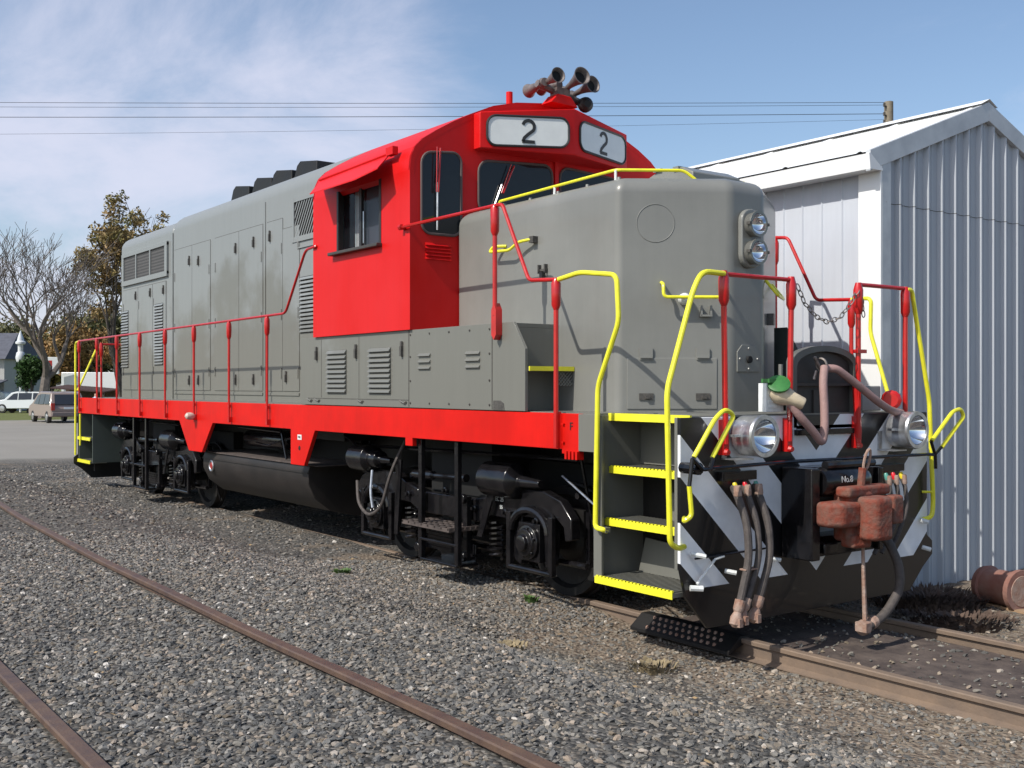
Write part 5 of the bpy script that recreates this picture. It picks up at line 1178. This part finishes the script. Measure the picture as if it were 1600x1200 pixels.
# roof sheets with ribs
def roof_sheet(y0, y1):
    pts = []; x = GX+.056
    while x > -11.9: pts += [(x, 0), (x-.10, 0), (x-.125, .014), (x-.15, .014), (x-.175, 0), (x-.93, 0)]; x -= .93
    vs = []; fs = []
    for (xx, d) in pts: vs += [(xx, y0, zr(y0)+.05+d), (xx, y1, zr(y1)+.05+d)]
    for i in range(len(pts)-1): fs.append((2*i, 2*i+2, 2*i+3, 2*i+1))
    return MB().add(vs, fs)
SP('roof', roof_sheet(GY0-.20, RY), WHITE_T, smooth=False)
SP('roof', roof_sheet(RY, GY1+.2), WHITE_T, smooth=False)
SP('ridge_cap', MB().add([(GX+.064, RY-.16, zr(RY-.16)+.085), (GX+.064, RY, zr(RY)+.10), (GX+.064, RY+.16, zr(RY+.16)+.085), (-11.9, RY-.16, zr(RY-.16)+.085), (-11.9, RY, zr(RY)+.10), (-11.9, RY+.16, zr(RY+.16)+.085)], [(0, 3, 4, 1), (1, 4, 5, 2)]), WHITE_T)
e0 = GY0-.22
SP('gutter', MB().prism([(e0, zr(e0)-.12), (e0-.02, zr(e0)+.03), (e0+.0, zr(e0)+.035), (GY0-.02, zr(e0)-.10), (GY0-.02, zr(e0)-.12)], 'x', -11.85, GX+.06), WHITE_T)
def rake(ya, yb_):
    return MB().add([(xx, yy, zr(yy)+dz) for xx in (GX+.004, GX+.058) for yy, dz in ((ya, -.14), (ya, .065), (yb_, .065), (yb_, -.14))],
                    [(0, 1, 2, 3), (7, 6, 5, 4), (0, 4, 5, 1), (1, 5, 6, 2), (2, 6, 7, 3), (3, 7, 4, 0)])
SP('rake_trim', rake(e0, RY), TRIMG, bevel=.004)
SP('rake_trim', rake(RY, GY1+.2), TRIMG, bevel=.004)

# ---- old clutter at the shed base
def clutter():
    e = empty('rusty_pipe_spool', (.12, 2.66, -.16), R(-12), label='short rusty flanged pipe lying by the shed corner', cat='pipe')
    MB().lathe((-.42, 0, .19), (1, 0, 0), [(.12, .12), (.12, .17), (.18, .185), (.19, .16), (.50, .165), (.51, .195), (.56, .195), (.56, .14), (.54, .13)], 26).build('pipe_body', mat('pipe_rust', (.22, .085, .06), .7, c2=(.26, .15, .12), vscale=5, bump=.4, bscale=30), e)
    MB().lathe((.13, 0, .19), (1, 0, 0), [(0, .15), (.015, .14)], 20).build('pipe_end', RUSTP, e)
    MB().box(-.30, .35, -.10, .12, .0, .03).build('timber_chock', mat('pale_wood', (.30, .2, .12), .8, var=.2), e)
clutter()

# ================================================================== PLANTS
def leaf_cloud(rng, blobs, n, size, flat=.7):
    """small two-triangle leaves scattered in soft blobs"""
    vs = []; fs = []
    tot = sum(b_[3]**2 for b_ in blobs)
    for (cx, cy, cz, r) in blobs:
        m_ = int(n*r*r/tot)
        for _ in range(m_):
            d = Vector((rng.gauss(0, 1), rng.gauss(0, 1), rng.gauss(0, flat))).normalized()*r*(rng.random()**.45)
            c = Vector((cx, cy, cz))+d; s = size*(.6+.8*rng.random())
            a = Vector((rng.gauss(0, 1), rng.gauss(0, 1), rng.gauss(0, 1))).normalized(); q = a.cross(Vector((rng.gauss(0, 1), rng.gauss(0, 1), rng.gauss(0, 1)))).normalized()
            i = len(vs); vs += [tuple(c-a*s), tuple(c+q*s*.5), tuple(c+a*s), tuple(c-q*s*.5)]; fs.append((i, i+1, i+2, i+3))
    return MB().add(vs, fs)
def branches(rng, base, height, r0, depth, spread, up=.35, first=.28, splits=(2, 3), shrink=.74, half=None):
    mb = MB(); tips = []
    def grow(p, d, L_, r, lev):
        pts = [p]; rr = [max(r, .015)]; q = p.copy(); dd = d.copy(); n = 4
        for k in range(n):
            dd = (dd+Vector((rng.gauss(0, .13), rng.gauss(0, .13), rng.gauss(0, .08)))+Vector((0, 0, .05*up))).normalized()
            q = q+dd*L_/n; pts.append(q.copy()); rr.append(max(r*(1-.35*(k+1)/n), .014))
        mb.tube(pts, rr, 6 if lev < 2 else (5 if lev < 4 else 3), cap=lev > 3)
        tips.append((q.copy(), lev))
        if lev >= depth: return
        nb_ = rng.choice(splits); a0_ = rng.random()*6.283
        for i in range(nb_):
            a = a0_+6.283*(i+.35*rng.random())/nb_; t_ = Vector((math.cos(a), math.sin(a), 0)); sp = spread*(.6+.7*rng.random())
            nd = (dd*math.cos(sp)+(t_-dd*t_.dot(dd)).normalized()*math.sin(sp)+Vector((0, 0, up*.35))).normalized()
            j = rng.choice((2, 3, 4, 4)); grow(pts[j], nd, L_*shrink*(.8+.35*rng.random()), rr[j]*.72, lev+1)
    grow(Vector(base), Vector((0, 0, 1)), height*first, r0, 0)
    cx_ = sum(v[0] for v in mb.v)/len(mb.v); cy_ = sum(v[1] for v in mb.v)/len(mb.v); cz_ = sum(v[2] for v in mb.v)/len(mb.v)
    mb.v = [(x-cx_*z/cz_, y-cy_*z/cz_, z) for x, y, z in mb.v]; tips = [(Vector((q.x-cx_*q.z/cz_, q.y-cy_*q.z/cz_, q.z)), l) for q, l in tips]
    mz = max(v[2] for v in mb.v); kz = height/mz; hwid = sorted(math.hypot(v[0], v[1]) for v in mb.v)[int(len(mb.v)*.97)]; kx = (half/hwid) if half else 1
    mb.v = [(x*(kx if z > 2 else 1+(kx-1)*max(0, z)/2), y*(kx if z > 2 else 1+(kx-1)*max(0, z)/2), z*kz) for x, y, z in mb.v]
    tips = [(Vector((q.x*kx, q.y*kx, q.z*kz)), l) for q, l in tips]
    return mb, tips
BARK = mat('grey_bark', (0.13, 0.11, 0.095), .9, var=.25, vscale=6, bump=.6, bscale=20)
BARKD = mat('dark_bark', (0.06, 0.05, 0.042), .9, var=.25, vscale=6)
def leafmat(name, c, c2):
    m = mat(name, c, .6, c2=c2, vscale=.5, island=.35, spec=.25); return m
def bare_tree(loc, h, seed, label, r0=.36, depth=6):
    rng = random.Random(seed); e = empty('bare_tree', loc, 0, label=label, cat='tree')
    mb, tips = branches(rng, (0, 0, -.2), h, r0, depth, .50, up=.5, first=.30, splits=(3, 3, 4), shrink=.77, half=5.0)
    mb.build('tree_branches', BARK, e)
    return e
bare_tree((-68.7, 9.7, -.15), 12.3, 11, 'leafless grey tree standing at the edge of the parking lot')
def leafy_tree(loc, h, rad, seed, label, m, n=9000, size=.16, name='autumn_tree', depth=4, gap=.5, trunk=.3, group=None, sq=1.0, half=None):
    rng = random.Random(seed); e = empty(name, loc, 0, label=label, cat='tree', group=group)
    mb, tips = branches(rng, (0, 0, -.2), h, trunk, depth, .55, up=.45, first=.28, splits=(3, 3), shrink=.75, half=half)
    mb.build('trunk', BARKD, e)
    bl = []
    for q, lev in tips:
        if lev >= 2 and rng.random() > gap*.5:
            bl.append((q.x*sq, q.y*sq, q.z, rad*(.6+.8*rng.random())))
    leaf_cloud(rng, bl, n, size).build('crown', m, e, smooth=False)
    return e
AUT = leafmat('autumn_olive_leaves', (0.16, 0.155, 0.050), (0.27, 0.175, 0.080))
AUT2 = leafmat('autumn_orange_leaves', (0.26, 0.14, 0.05), (0.20, 0.15, 0.06))
OLV = leafmat('dull_green_leaves', (0.085, 0.10, 0.042), (0.15, 0.13, 0.065))
GRNL = leafmat('deep_green_leaves', (0.020, 0.050, 0.014), (0.045, 0.09, 0.022))
leafy_tree((-70.6, 15.6, -.15), 14.6, .55, 5, 'tall autumn tree with loose olive and rust leaves behind the long hood', AUT, 12500, .13, depth=5, gap=1.2, half=4.0)
leafy_tree((-83.0, 15.4, -.15), 6.6, .8, 31, 'broad orange autumn tree behind the white trailer', AUT2, 9000, .16, group=None, depth=4)
leafy_tree((-84.0, 12.25, -.15), 4.4, .45, 37, 'low deep green tree between the house and the bare trunk', GRNL, 5000, .13, name='evergreen_tree', depth=4, half=.9)
# distant trees beyond the lot: each its own crown and trunk, all of one look
far = [(-120.5, 15.3, 8.2, 'leftmost dull green tree of the far row, over the house roof'), (-118.4, 18.4, 7.6, 'olive tree of the far row just left of the bare trunk'), (-117.2, 21.2, 8.0, 'brownish tree of the far row directly behind the bare trunk'),
       (-114.0, 23.6, 8.6, 'orange brown tree of the far row right of the bare trunk'), (-109.5, 23.8, 8.4, 'olive tree of the far row above the yellow corner rail'),
       (-107.1, 25.8, 9.3, 'taller olive tree of the far row touching the rear of the hood'), (-105.0, 28.6, 9.5, 'tree of the far row mostly hidden by the hood, rightmost'), (-126, 19.0, 9.0, 'pale tree standing behind the far row, seen through the bare branches')]
for i, (x, y, h, lb_) in enumerate(far):
    leafy_tree((x, y, -.2), h, 1.5, 50+i, lb_, (OLV, OLV, AUT, AUT2, OLV, OLV, AUT, OLV)[i], 6500, .24, name='distant_tree', depth=4, gap=.0, trunk=.3, group='trees beyond the parking lot', half=3.0)
# small weeds and dry grass
def tuft(name, loc, n, h, m, label, seed, spread=.12, cat='plant', leaf=.012):
    rng = random.Random(seed); vs = []; fs = []
    for _ in range(n):
        a = rng.random()*6.283; r = spread*rng.random()**.6; bx, by = r*math.cos(a), r*math.sin(a); hh = h*(.5+.7*rng.random())
        lean = Vector((math.cos(a), math.sin(a), 0))*hh*(.3+.6*rng.random()); w_ = Vector((-math.sin(a), math.cos(a), 0))*leaf
        i = len(vs); b0 = Vector((bx, by, 0)); mid = b0+lean*.5+Z*hh*.7; tip = b0+lean+Z*hh*.9
        vs += [tuple(b0-w_), tuple(b0+w_), tuple(mid+w_), tuple(mid-w_), tuple(tip)]; fs += [(i, i+1, i+2, i+3), (i+3, i+2, i+4)]
    o = MB().add(vs, fs).build(name, m, None, smooth=False); o.location = loc; tag(o, label, cat); return o
STRAW = mat('dry_straw', (.24, .19, .11), .8, var=.3, vscale=30); WEED = mat('weed_green', (.07, .13, .03), .6, var=.3, vscale=30)
DRYB = mat('dry_brown_weed', (.06, .04, .03), .9, c2=(.12, .08, .06), vscale=8)
def litter():
    rng = random.Random(12); vs = []; fs = []
    for _ in range(150):
        x = rng.uniform(-9, 3.2); y = rng.uniform(-6.5, -1.1)
        if min(abs(y-rail1_y(x)), abs(y-rail2_y(x))) < .1: continue
        z = gz(x, y)+.022; s_ = rng.uniform(.010, .024); a = rng.random()*6.28; u = Vector((math.cos(a), math.sin(a), rng.uniform(-.4, .4)))*s_; v = Vector((-math.sin(a), math.cos(a), rng.uniform(-.5, .5)))*s_*rng.uniform(.3, .8)
        c = Vector((x, y, z)); i = len(vs); vs += [tuple(c-u), tuple(c+v), tuple(c+u), tuple(c-v)]; fs.append((i, i+1, i+2, i+3))
    o = MB().add(vs, fs).build('fallen_leaves', mat('dry_leaf', (.26, .17, .085), .8, c2=(.34, .24, .12), vscale=5, island=.3), None, smooth=False)
    tag(o, 'small dry tan leaves and wood scraps strewn over the gravel', kind='stuff')
litter()
tuft('weed', (-4.35, -2.0, gz(-4.35, -2.0)), 60, .05, WEED, 'small bright green weed in the gravel below the middle of the loco', 1, .10)
tuft('weed', (-2.2, -1.20, gz(-2.2, -1.2)), 40, .06, WEED, 'tiny green weed beside the near rail under the front truck', 2, .06)
tuft('grass_tuft', (-.25, -1.55, gz(-.25, -1.55)), 120, .05, STRAW, 'dry straw tuft in the dirt in front of the studded ramp', 3, .18, 'grass')
tuft('grass_tuft', (-.95, -2.35, gz(-.95, -2.35)), 100, .04, STRAW, 'dry yellow grass patch on the gravel left of the ramp', 4, .16, 'grass')
tuft('grass_tuft', (-7.0, -6.0, gz(-7, -6.0)), 120, .06, STRAW, 'dry grass at the left edge between the foreground rails', 5, .3, 'grass')
tuft('brush_pile', (-.42, 2.18, -.16), 900, .14, DRYB, 'dark dead brush heaped against the shed corner', 6, .5, 'brush', .010)
tuft('brush_pile', (.12, 1.75, -.16), 500, .07, DRYB, 'flat dark brush between the far rail and the rusty pipe', 8, .5, 'brush', .02)
tuft('flower_clump', (-.25, 3.62, -.15), 110, .14, mat('yellow_flowers', (.45, .38, .08), .6, var=.3), 'clump of small yellow flowers behind the rusty pipe', 9, .25, 'plant', .02)

# ================================================================== FAR BACKGROUND
FWD = R(53.94)   # local x runs across the view, local y away from it
def car(name, loc, rz, L_, W_, H_, prof, roofz, paint, label, cat, glass_rows, wheel_x, wr=.33, lights=True, group=None):
    e = empty(name, loc, rz, label=label, cat=cat, group=group)
    # body: side profile (x,z) extruded over the width, top narrowed
    n = len(prof); vs = []; fs = []
    for s in (-1, 1):
        for x, z in prof:
            k = 1.0 if z < roofz*.58 else 1.0-.16*(z-roofz*.58)/(roofz*.42)
            vs.append((x, s*W_/2*k, z))
    fs = [tuple(range(n)), tuple(range(2*n-1, n-1, -1))]+[(i, i+n, (i+1) % n+n, (i+1) % n) for i in range(n)]
    MB().add(vs, fs).build('body', paint, e, bevel=.05)
    for s in (-1, 1):
        for poly in glass_rows:
            vs = []
            for off in (.0, .012):
                for x, z in poly:
                    k = 1.0 if z < roofz*.58 else 1.0-.16*(z-roofz*.58)/(roofz*.42); vs.append((x, s*(W_/2*k+.004+off), z))
            m_ = len(poly); MB().add(vs, [tuple(range(m_)), tuple(range(2*m_-1, m_-1, -1))]+[(i, i+m_, (i+1) % m_+m_, (i+1) % m_) for i in range(m_)]).build('side_window', VAN_GLASS, e)
        for x in wheel_x:
            w_ = MB().lathe((x, s*(W_/2-.20), wr), (0, s, 0), [(0, wr), (.20, wr), (.215, wr*.94), (.215, wr*.66)], 20).build('wheel', GASK, e)
            MB().lathe((x, s*(W_/2+.005), wr), (0, s, 0), [(0, wr*.64), (.02, wr*.58), (.03, wr*.2)], 16).build('hubcap', ALU, w_)
    return e
PW = mat('white_car_paint', (.62, .65, .66), .25, coat=.6); PT = mat('taupe_car_paint', (.24, .185, .165), .3, metal=.0, coat=.6); TL = mat('tail_lamp', (.35, .02, .015), .25)
van_prof = [(-2.35, .35), (-2.4, .8), (-2.28, 1.0), (-1.95, 1.68), (-1.6, 1.76), (.4, 1.76), (.8, 1.66), (1.55, 1.12), (2.25, .92), (2.38, .7), (2.35, .32)]
a_ = FWD+R(90)+R(38)     # heading mostly away, a little to the left
vx, vy = -60.6, 8.6
mv = car('minivan', (vx, vy, -.15), a_, 4.7, 1.85, 1.76, van_prof, 1.76, PT, 'taupe minivan parked with its tail towards the camera beside the bare tree', 'minivan',
   [[(-1.95, 1.08), (-1.72, 1.60), (-.9, 1.62), (-.9, 1.06)], [(-.82, 1.06), (-.82, 1.62), (.1, 1.62), (.1, 1.04)], [(.18, 1.04), (.18, 1.60), (.6, 1.55), (1.2, 1.06)]], (-1.45, 1.45), .33)
MB().add([(-2.335, -.72, 1.05), (-2.335, .72, 1.05), (-2.04, .66, 1.60), (-2.04, -.66, 1.60), (-2.30, -.72, 1.02), (-2.30, .72, 1.02), (-2.0, .66, 1.57), (-2.0, -.66, 1.57)], [(0, 1, 2, 3), (4, 7, 6, 5), (0, 4, 5, 1), (1, 5, 6, 2), (2, 6, 7, 3), (3, 7, 4, 0)]).build('rear_window', VAN_GLASS, mv)
for s in (-1, 1): MB().box(-2.44, -2.25, min(s*.75, s*.93), max(s*.75, s*.93), .72, 1.12).build('tail_light', TL, mv)
MB().box(-2.50, -2.3, -.9, .9, .38, .62).build('bumper', mat('bumper_grey', (.16, .13, .12), .5), mv, bevel=.04)
MB().box(-2.43, -2.40, -.26, .26, .78, .90).build('licence_plate', PW, mv)
suv_prof = [(-2.3, .35), (-2.35, .9), (-2.2, 1.05), (-2.0, 1.62), (.35, 1.65), (.75, 1.55), (1.25, 1.05), (2.1, .92), (2.3, .65), (2.25, .33)]
car('parked_car', (-84.5, 12.0, -.15), FWD+math.pi, 4.6, 1.8, 1.65, suv_prof, 1.65, PW, 'white wagon parked side-on on the grass left of the bare tree', 'car',
   [[(-1.95, 1.06), (-1.85, 1.52), (-.95, 1.54), (-.95, 1.04)], [(-.85, 1.04), (-.85, 1.54), (.15, 1.54), (.15, 1.02)], [(.23, 1.02), (.23, 1.53), (.55, 1.48), (1.05, 1.02)]], (-1.45, 1.4), .35, group='cars parked across the lot')
car('parked_car', (-84.0, 17.6, -.15), FWD+R(30), 4.4, 1.75, 1.5, [(x, z*.92) for x, z in suv_prof], 1.5, PW, 'white car seen between the red posts in front of the trailer', 'car',
   [[(-1.9, .98), (-1.8, 1.38), (-.9, 1.40), (-.9, .98)], [(-.8, .98), (-.8, 1.40), (.15, 1.40), (.15, .96)], [(.23, .96), (.23, 1.38), (.5, 1.35), (1.0, .96)]], (-1.4, 1.35), .32, group='cars parked across the lot')
car('parked_car', (-89.5, 8.2, -.15), FWD+math.pi, 4.5, 1.8, 1.5, [(x, z*.9) for x, z in suv_prof], 1.5, PW, 'white car at the left edge in front of the minibus', 'car',
   [[(-1.9, .98), (-1.8, 1.35), (-.9, 1.38), (-.9, .96)], [(-.8, .96), (-.8, 1.38), (.15, 1.38), (.15, .95)]], (-1.4, 1.35), .32, group='cars parked across the lot')
bus_prof = [(-3.2, .45), (-3.2, 2.7), (-3.0, 2.85), (2.3, 2.85), (2.5, 2.7), (2.75, 1.75), (3.3, 1.55), (3.4, .9), (3.35, .45)]
car('minibus', (-93.5, 9.6, -.2), FWD+R(2), 6.6, 2.2, 2.85, bus_prof, 2.85, PW, 'white minibus with a dark window band in front of the house', 'minibus',
   [[(-2.9, 1.65), (-2.9, 2.25), (-.4, 2.25), (-.4, 1.65)], [(-.3, 1.65), (-.3, 2.25), (2.0, 2.25), (2.35, 1.65)]], (-2.1, 2.2), .4)
# box trailer
e = empty('box_trailer', (-79.0, 16.2, -.15), FWD, label='white box trailer seen between the red posts of the rear platform', cat='trailer')
MB().box(-2.6, 1.6, -1.1, 1.1, .7, 3.1).build('box', PW, e, bevel=.04)
for x in (-.4, .5): MB().lathe((x, -1.0, .38), (0, -1, 0), [(0, .38), (.2, .38), (.21, .2)], 16).build('wheel', GASK, e)
MB().box(1.6, 2.9, -.06, .06, .55, .65).build('drawbar', GASK, e)
# white building at the right of the gap
e = empty('white_building', (-72.5, 17.2, -.15), FWD, label='tall narrow end of a white building just behind the rear of the hood', cat='building')
MB().box(-.9, 5, 0, 7, 0, 4.3).build('wall', mat('pinkish_white_wall', (.62, .56, .52), .7, var=.06), e)
MB().prism([(-1.1, 4.3), (2.05, 5.3), (5.2, 4.3)], 'y', -.2, 7.2).build('roof', mat('grey_shingle', (.16, .16, .17), .8, var=.15), e)
MB().box(1.5, 2.3, -.03, 0, .1, 2.1).build('door', mat('brown_door', (.12, .07, .05), .6), e)
# house
HS = mat('dark_shingles', (.085, .09, .11), .8, var=.2, vscale=3); SID = mat('pale_siding', (.40, .40, .38), .7, var=.05)
e = empty('house', (-92.5, 10.2, -.15), FWD, label='grey house with dark shingled roof behind the parked cars at far left', cat='house')
MB().box(-7, 2.0, 0, 7, 0, 4.4).build('wall', SID, e)
MB().add([(-7.4, -.5, 4.3), (2.3, -.5, 4.3), (2.3, 7.5, 4.3), (-7.4, 7.5, 4.3), (-7.4, 3.5, 6.6), (1.6, 3.5, 6.6)], [(0, 1, 5, 4), (1, 2, 5), (2, 3, 4, 5), (3, 0, 4), (0, 3, 2, 1)]).build('roof', HS, e)
for x in (-4.6, -2.2, .4):
    w_ = MB().box(x-.45, x+.45, -.06, -.01, 2.6, 4.0).build('window', VAN_GLASS, e)
    MB().box(x-.52, x-.45, -.09, 0, 2.55, 4.05).box(x+.45, x+.52, -.09, 0, 2.55, 4.05).box(x-.52, x+.52, -.09, 0, 4.0, 4.08).build('frame', PW, w_)
MB().add([(-7, -2.2, 2.1), (2.3, -2.2, 2.1), (2.3, -.02, 2.5), (-7, -.02, 2.5), (-7, -2.2, 2.2), (2.3, -2.2, 2.2), (2.3, -.02, 2.6), (-7, -.02, 2.6)], [(0, 3, 2, 1), (4, 5, 6, 7), (0, 1, 5, 4), (1, 2, 6, 5), (3, 7, 6, 2), (0, 4, 7, 3)]).build('porch_roof', HS, e)
for x in (-6, -3, 0, 2.1): MB().box(x-.08, x+.08, -2.1, -1.95, 0, 2.12).build('porch_post', PW, e)
# turned white finial post (white lantern post)
e = empty('white_post', (-86.7, 12.1, -.15), FWD, label='white pointed ornamental post rising in front of the house roof', cat='post')
MB().lathe((0, 0, 0), (0, 0, 1), [(0, .09), (3.7, .09)], 10).build('pole', PW, e)
MB().lathe((0, 0, 3.7), (0, 0, 1), [(.3, .30), (.6, .38), (1.0, .30), (1.1, .20), (1.6, .20), (1.7, .38), (1.85, .38), (1.95, .26), (2.25, .20), (2.75, .02)], 12).build('finial', PW, e)
# store sign
e = empty('roadside_sign', (-79.2, 12.45, -.15), FWD+R(8), label='white roadside sign panel with a red square, right of the bare trunk', cat='sign')
MB().box(-.07, .07, -.07, .07, 0, 2.9).build('post', PW, e)
MB().box(-.35, .75, -.08, .08, 2.95, 4.2).build('panel', PW, e, bevel=.03)
MB().box(-.30, .28, -.09, -.081, 3.25, 3.95).build('red_square', TL, e)
# low red-brown shed roof behind the minivan
e = empty('carport', (-74.5, 12.6, -.15), FWD, label='low dark brown carport behind the minivan', cat='carport')
MB().add([(-1.2, 0, 1.9), (2.6, 0, 1.6), (2.6, 3, 1.8), (-1.2, 3, 2.1), (-1.2, 0, 1.98), (2.6, 0, 1.68), (2.6, 3, 1.88), (-1.2, 3, 2.18)], [(0, 3, 2, 1), (4, 5, 6, 7), (0, 1, 5, 4), (1, 2, 6, 5), (2, 3, 7, 6), (3, 0, 4, 7)]).build('roof', mat('dark_brown_roof', (.05, .025, .022), .8), e)
for x, h in ((-1.1, 1.9), (2.5, 1.6)): MB().box(x-.06, x+.06, .1, .22, 0, h).build('post', BARKD, e)
MB().box(-1.2, 2.6, 2.7, 2.8, 0, 1.8).build('wall', DRYB, e)
# person
def person():
    pts = {'pelvis': (0, 0, .93), 'chest': (0, .01, 1.28), 'neck': (0, 0, 1.45), 'head': (0, -.02, 1.56), 'crown': (0, -.01, 1.68), 'shL': (-.19, 0, 1.40), 'elL': (-.25, .02, 1.13), 'haL': (-.22, -.12, .92), 'shR': (.19, 0, 1.40), 'elR': (.25, .03, 1.13), 'haR': (.24, -.06, .88),
           'hipL': (-.10, 0, .88), 'knL': (-.11, -.04, .50), 'anL': (-.11, .02, .10), 'toL': (-.12, -.16, .04), 'hipR': (.10, 0, .88), 'knR': (.11, .02, .50), 'anR': (.12, .08, .10), 'toR': (.13, -.09, .04)}
    rad = {'pelvis': .15, 'chest': .16, 'neck': .06, 'head': .095, 'crown': .07, 'shL': .07, 'elL': .05, 'haL': .038, 'shR': .07, 'elR': .05, 'haR': .038, 'hipL': .10, 'knL': .07, 'anL': .05, 'toL': .04, 'hipR': .10, 'knR': .07, 'anR': .05, 'toR': .04}
    E_ = [('pelvis', 'chest'), ('chest', 'neck'), ('neck', 'head'), ('head', 'crown'), ('chest', 'shL'), ('shL', 'elL'), ('elL', 'haL'), ('chest', 'shR'), ('shR', 'elR'), ('elR', 'haR'), ('pelvis', 'hipL'), ('hipL', 'knL'), ('knL', 'anL'), ('anL', 'toL'), ('pelvis', 'hipR'), ('hipR', 'knR'), ('knR', 'anR'), ('anR', 'toR')]
    k = list(pts); me = bpy.data.meshes.new('person'); me.from_pydata([pts[i] for i in k], [(k.index(a), k.index(b_)) for a, b_ in E_], [])
    o = bpy.data.objects.new('person', me); col.objects.link(o)
    sm_ = o.modifiers.new('skin', 'SKIN'); sm_.use_smooth_shade = True
    for i, n_ in enumerate(k): me.skin_vertices[0].data[i].radius = (rad[n_], rad[n_]*.85)
    me.skin_vertices[0].data[0].use_root = True
    s2 = o.modifiers.new('sub', 'SUBSURF'); s2.levels = 1; s2.render_levels = 1
    m = bpy.data.materials.new('person_clothes'); m.use_nodes = True; t = m.node_tree; co = N(t, 'ShaderNodeTexCoord'); s = N(t, 'ShaderNodeSeparateXYZ'); cr_ = N(t, 'ShaderNodeValToRGB')
    mr = N(t, 'ShaderNodeMapRange'); mr.inputs['From Max'].default_value = 1.75
    t.links.new(co.outputs['Object'], s.inputs[0]); t.links.new(s.outputs['Z'], mr.inputs['Value']); t.links.new(mr.outputs[0], cr_.inputs[0]); t.links.new(cr_.outputs[0], t.nodes['Principled BSDF'].inputs['Base Color'])
    cr_.color_ramp.interpolation = 'CONSTANT'; e = cr_.color_ramp.elements; e[0].color = (.5, .5, .5, 1); e[1].position = .06; e[1].color = (.06, .08, .14, 1)
    for p_, c in ((.55, (.50, .53, .66, 1)), (.84, (.42, .25, .18, 1)), (.93, (.05, .03, .02, 1))): q = e.new(p_); q.color = c
    me.materials.append(m); o.location = (-57.9, 10.05, -.15); o.rotation_euler = (0, 0, FWD+R(160)); return tag(o, 'person in a pale blue shirt and dark jeans standing behind the minivan', 'person')
person()
# utility pole and wires
WOOD = mat('weathered_pole_wood', (.22, .19, .14), .9, var=.2, vscale=5)
pc = Vector((-19.8, 29.4, -.15))
e = empty('utility_pole', pc, 0, label='wooden utility pole rising behind the shed roof', cat='utility pole')
MB().cyl((0, 0, 0), (0, 0, 13.05), .21, 12, .17).build('pole', WOOD, e)
b = MB()
for z in (12.2, 12.5, 12.85): b.box(-.03, .03, -.32, .10, z-.02, z+.02).lathe((0, -.28, z+.02), (0, 0, 1), [(0, .04), (.08, .05), (.10, .02)], 8)
b.build('insulator', DARKLATCH, e)
rt = Vector((.5886, .8084, 0))
for i, (z, sag) in enumerate(((12.88, .12), (12.78, .16), (12.44, .14), (12.22, .3))):
    a = pc+Vector((0, 0, z+.15))-rt*.15; q = a-rt*64+Vector((0, 0, (.22, .16, .02, -.5)[i]))
    pts = [a+(q-a)*t_-Vector((0, 0, 4*sag*t_*(1-t_))) for t_ in [k/24 for k in range(25)]]
    o = MB().tube(pts, (.009, .007, .011, .005)[i], 4).build('utility_wire', GASK); o['group'] = 'wires to the utility pole'
    tag(o, ('topmost wire running left from the utility pole', 'second wire from the top on the utility pole', 'third wire down, the darkest, from the utility pole', 'lowest and thinnest wire from the utility pole')[i], 'wire')
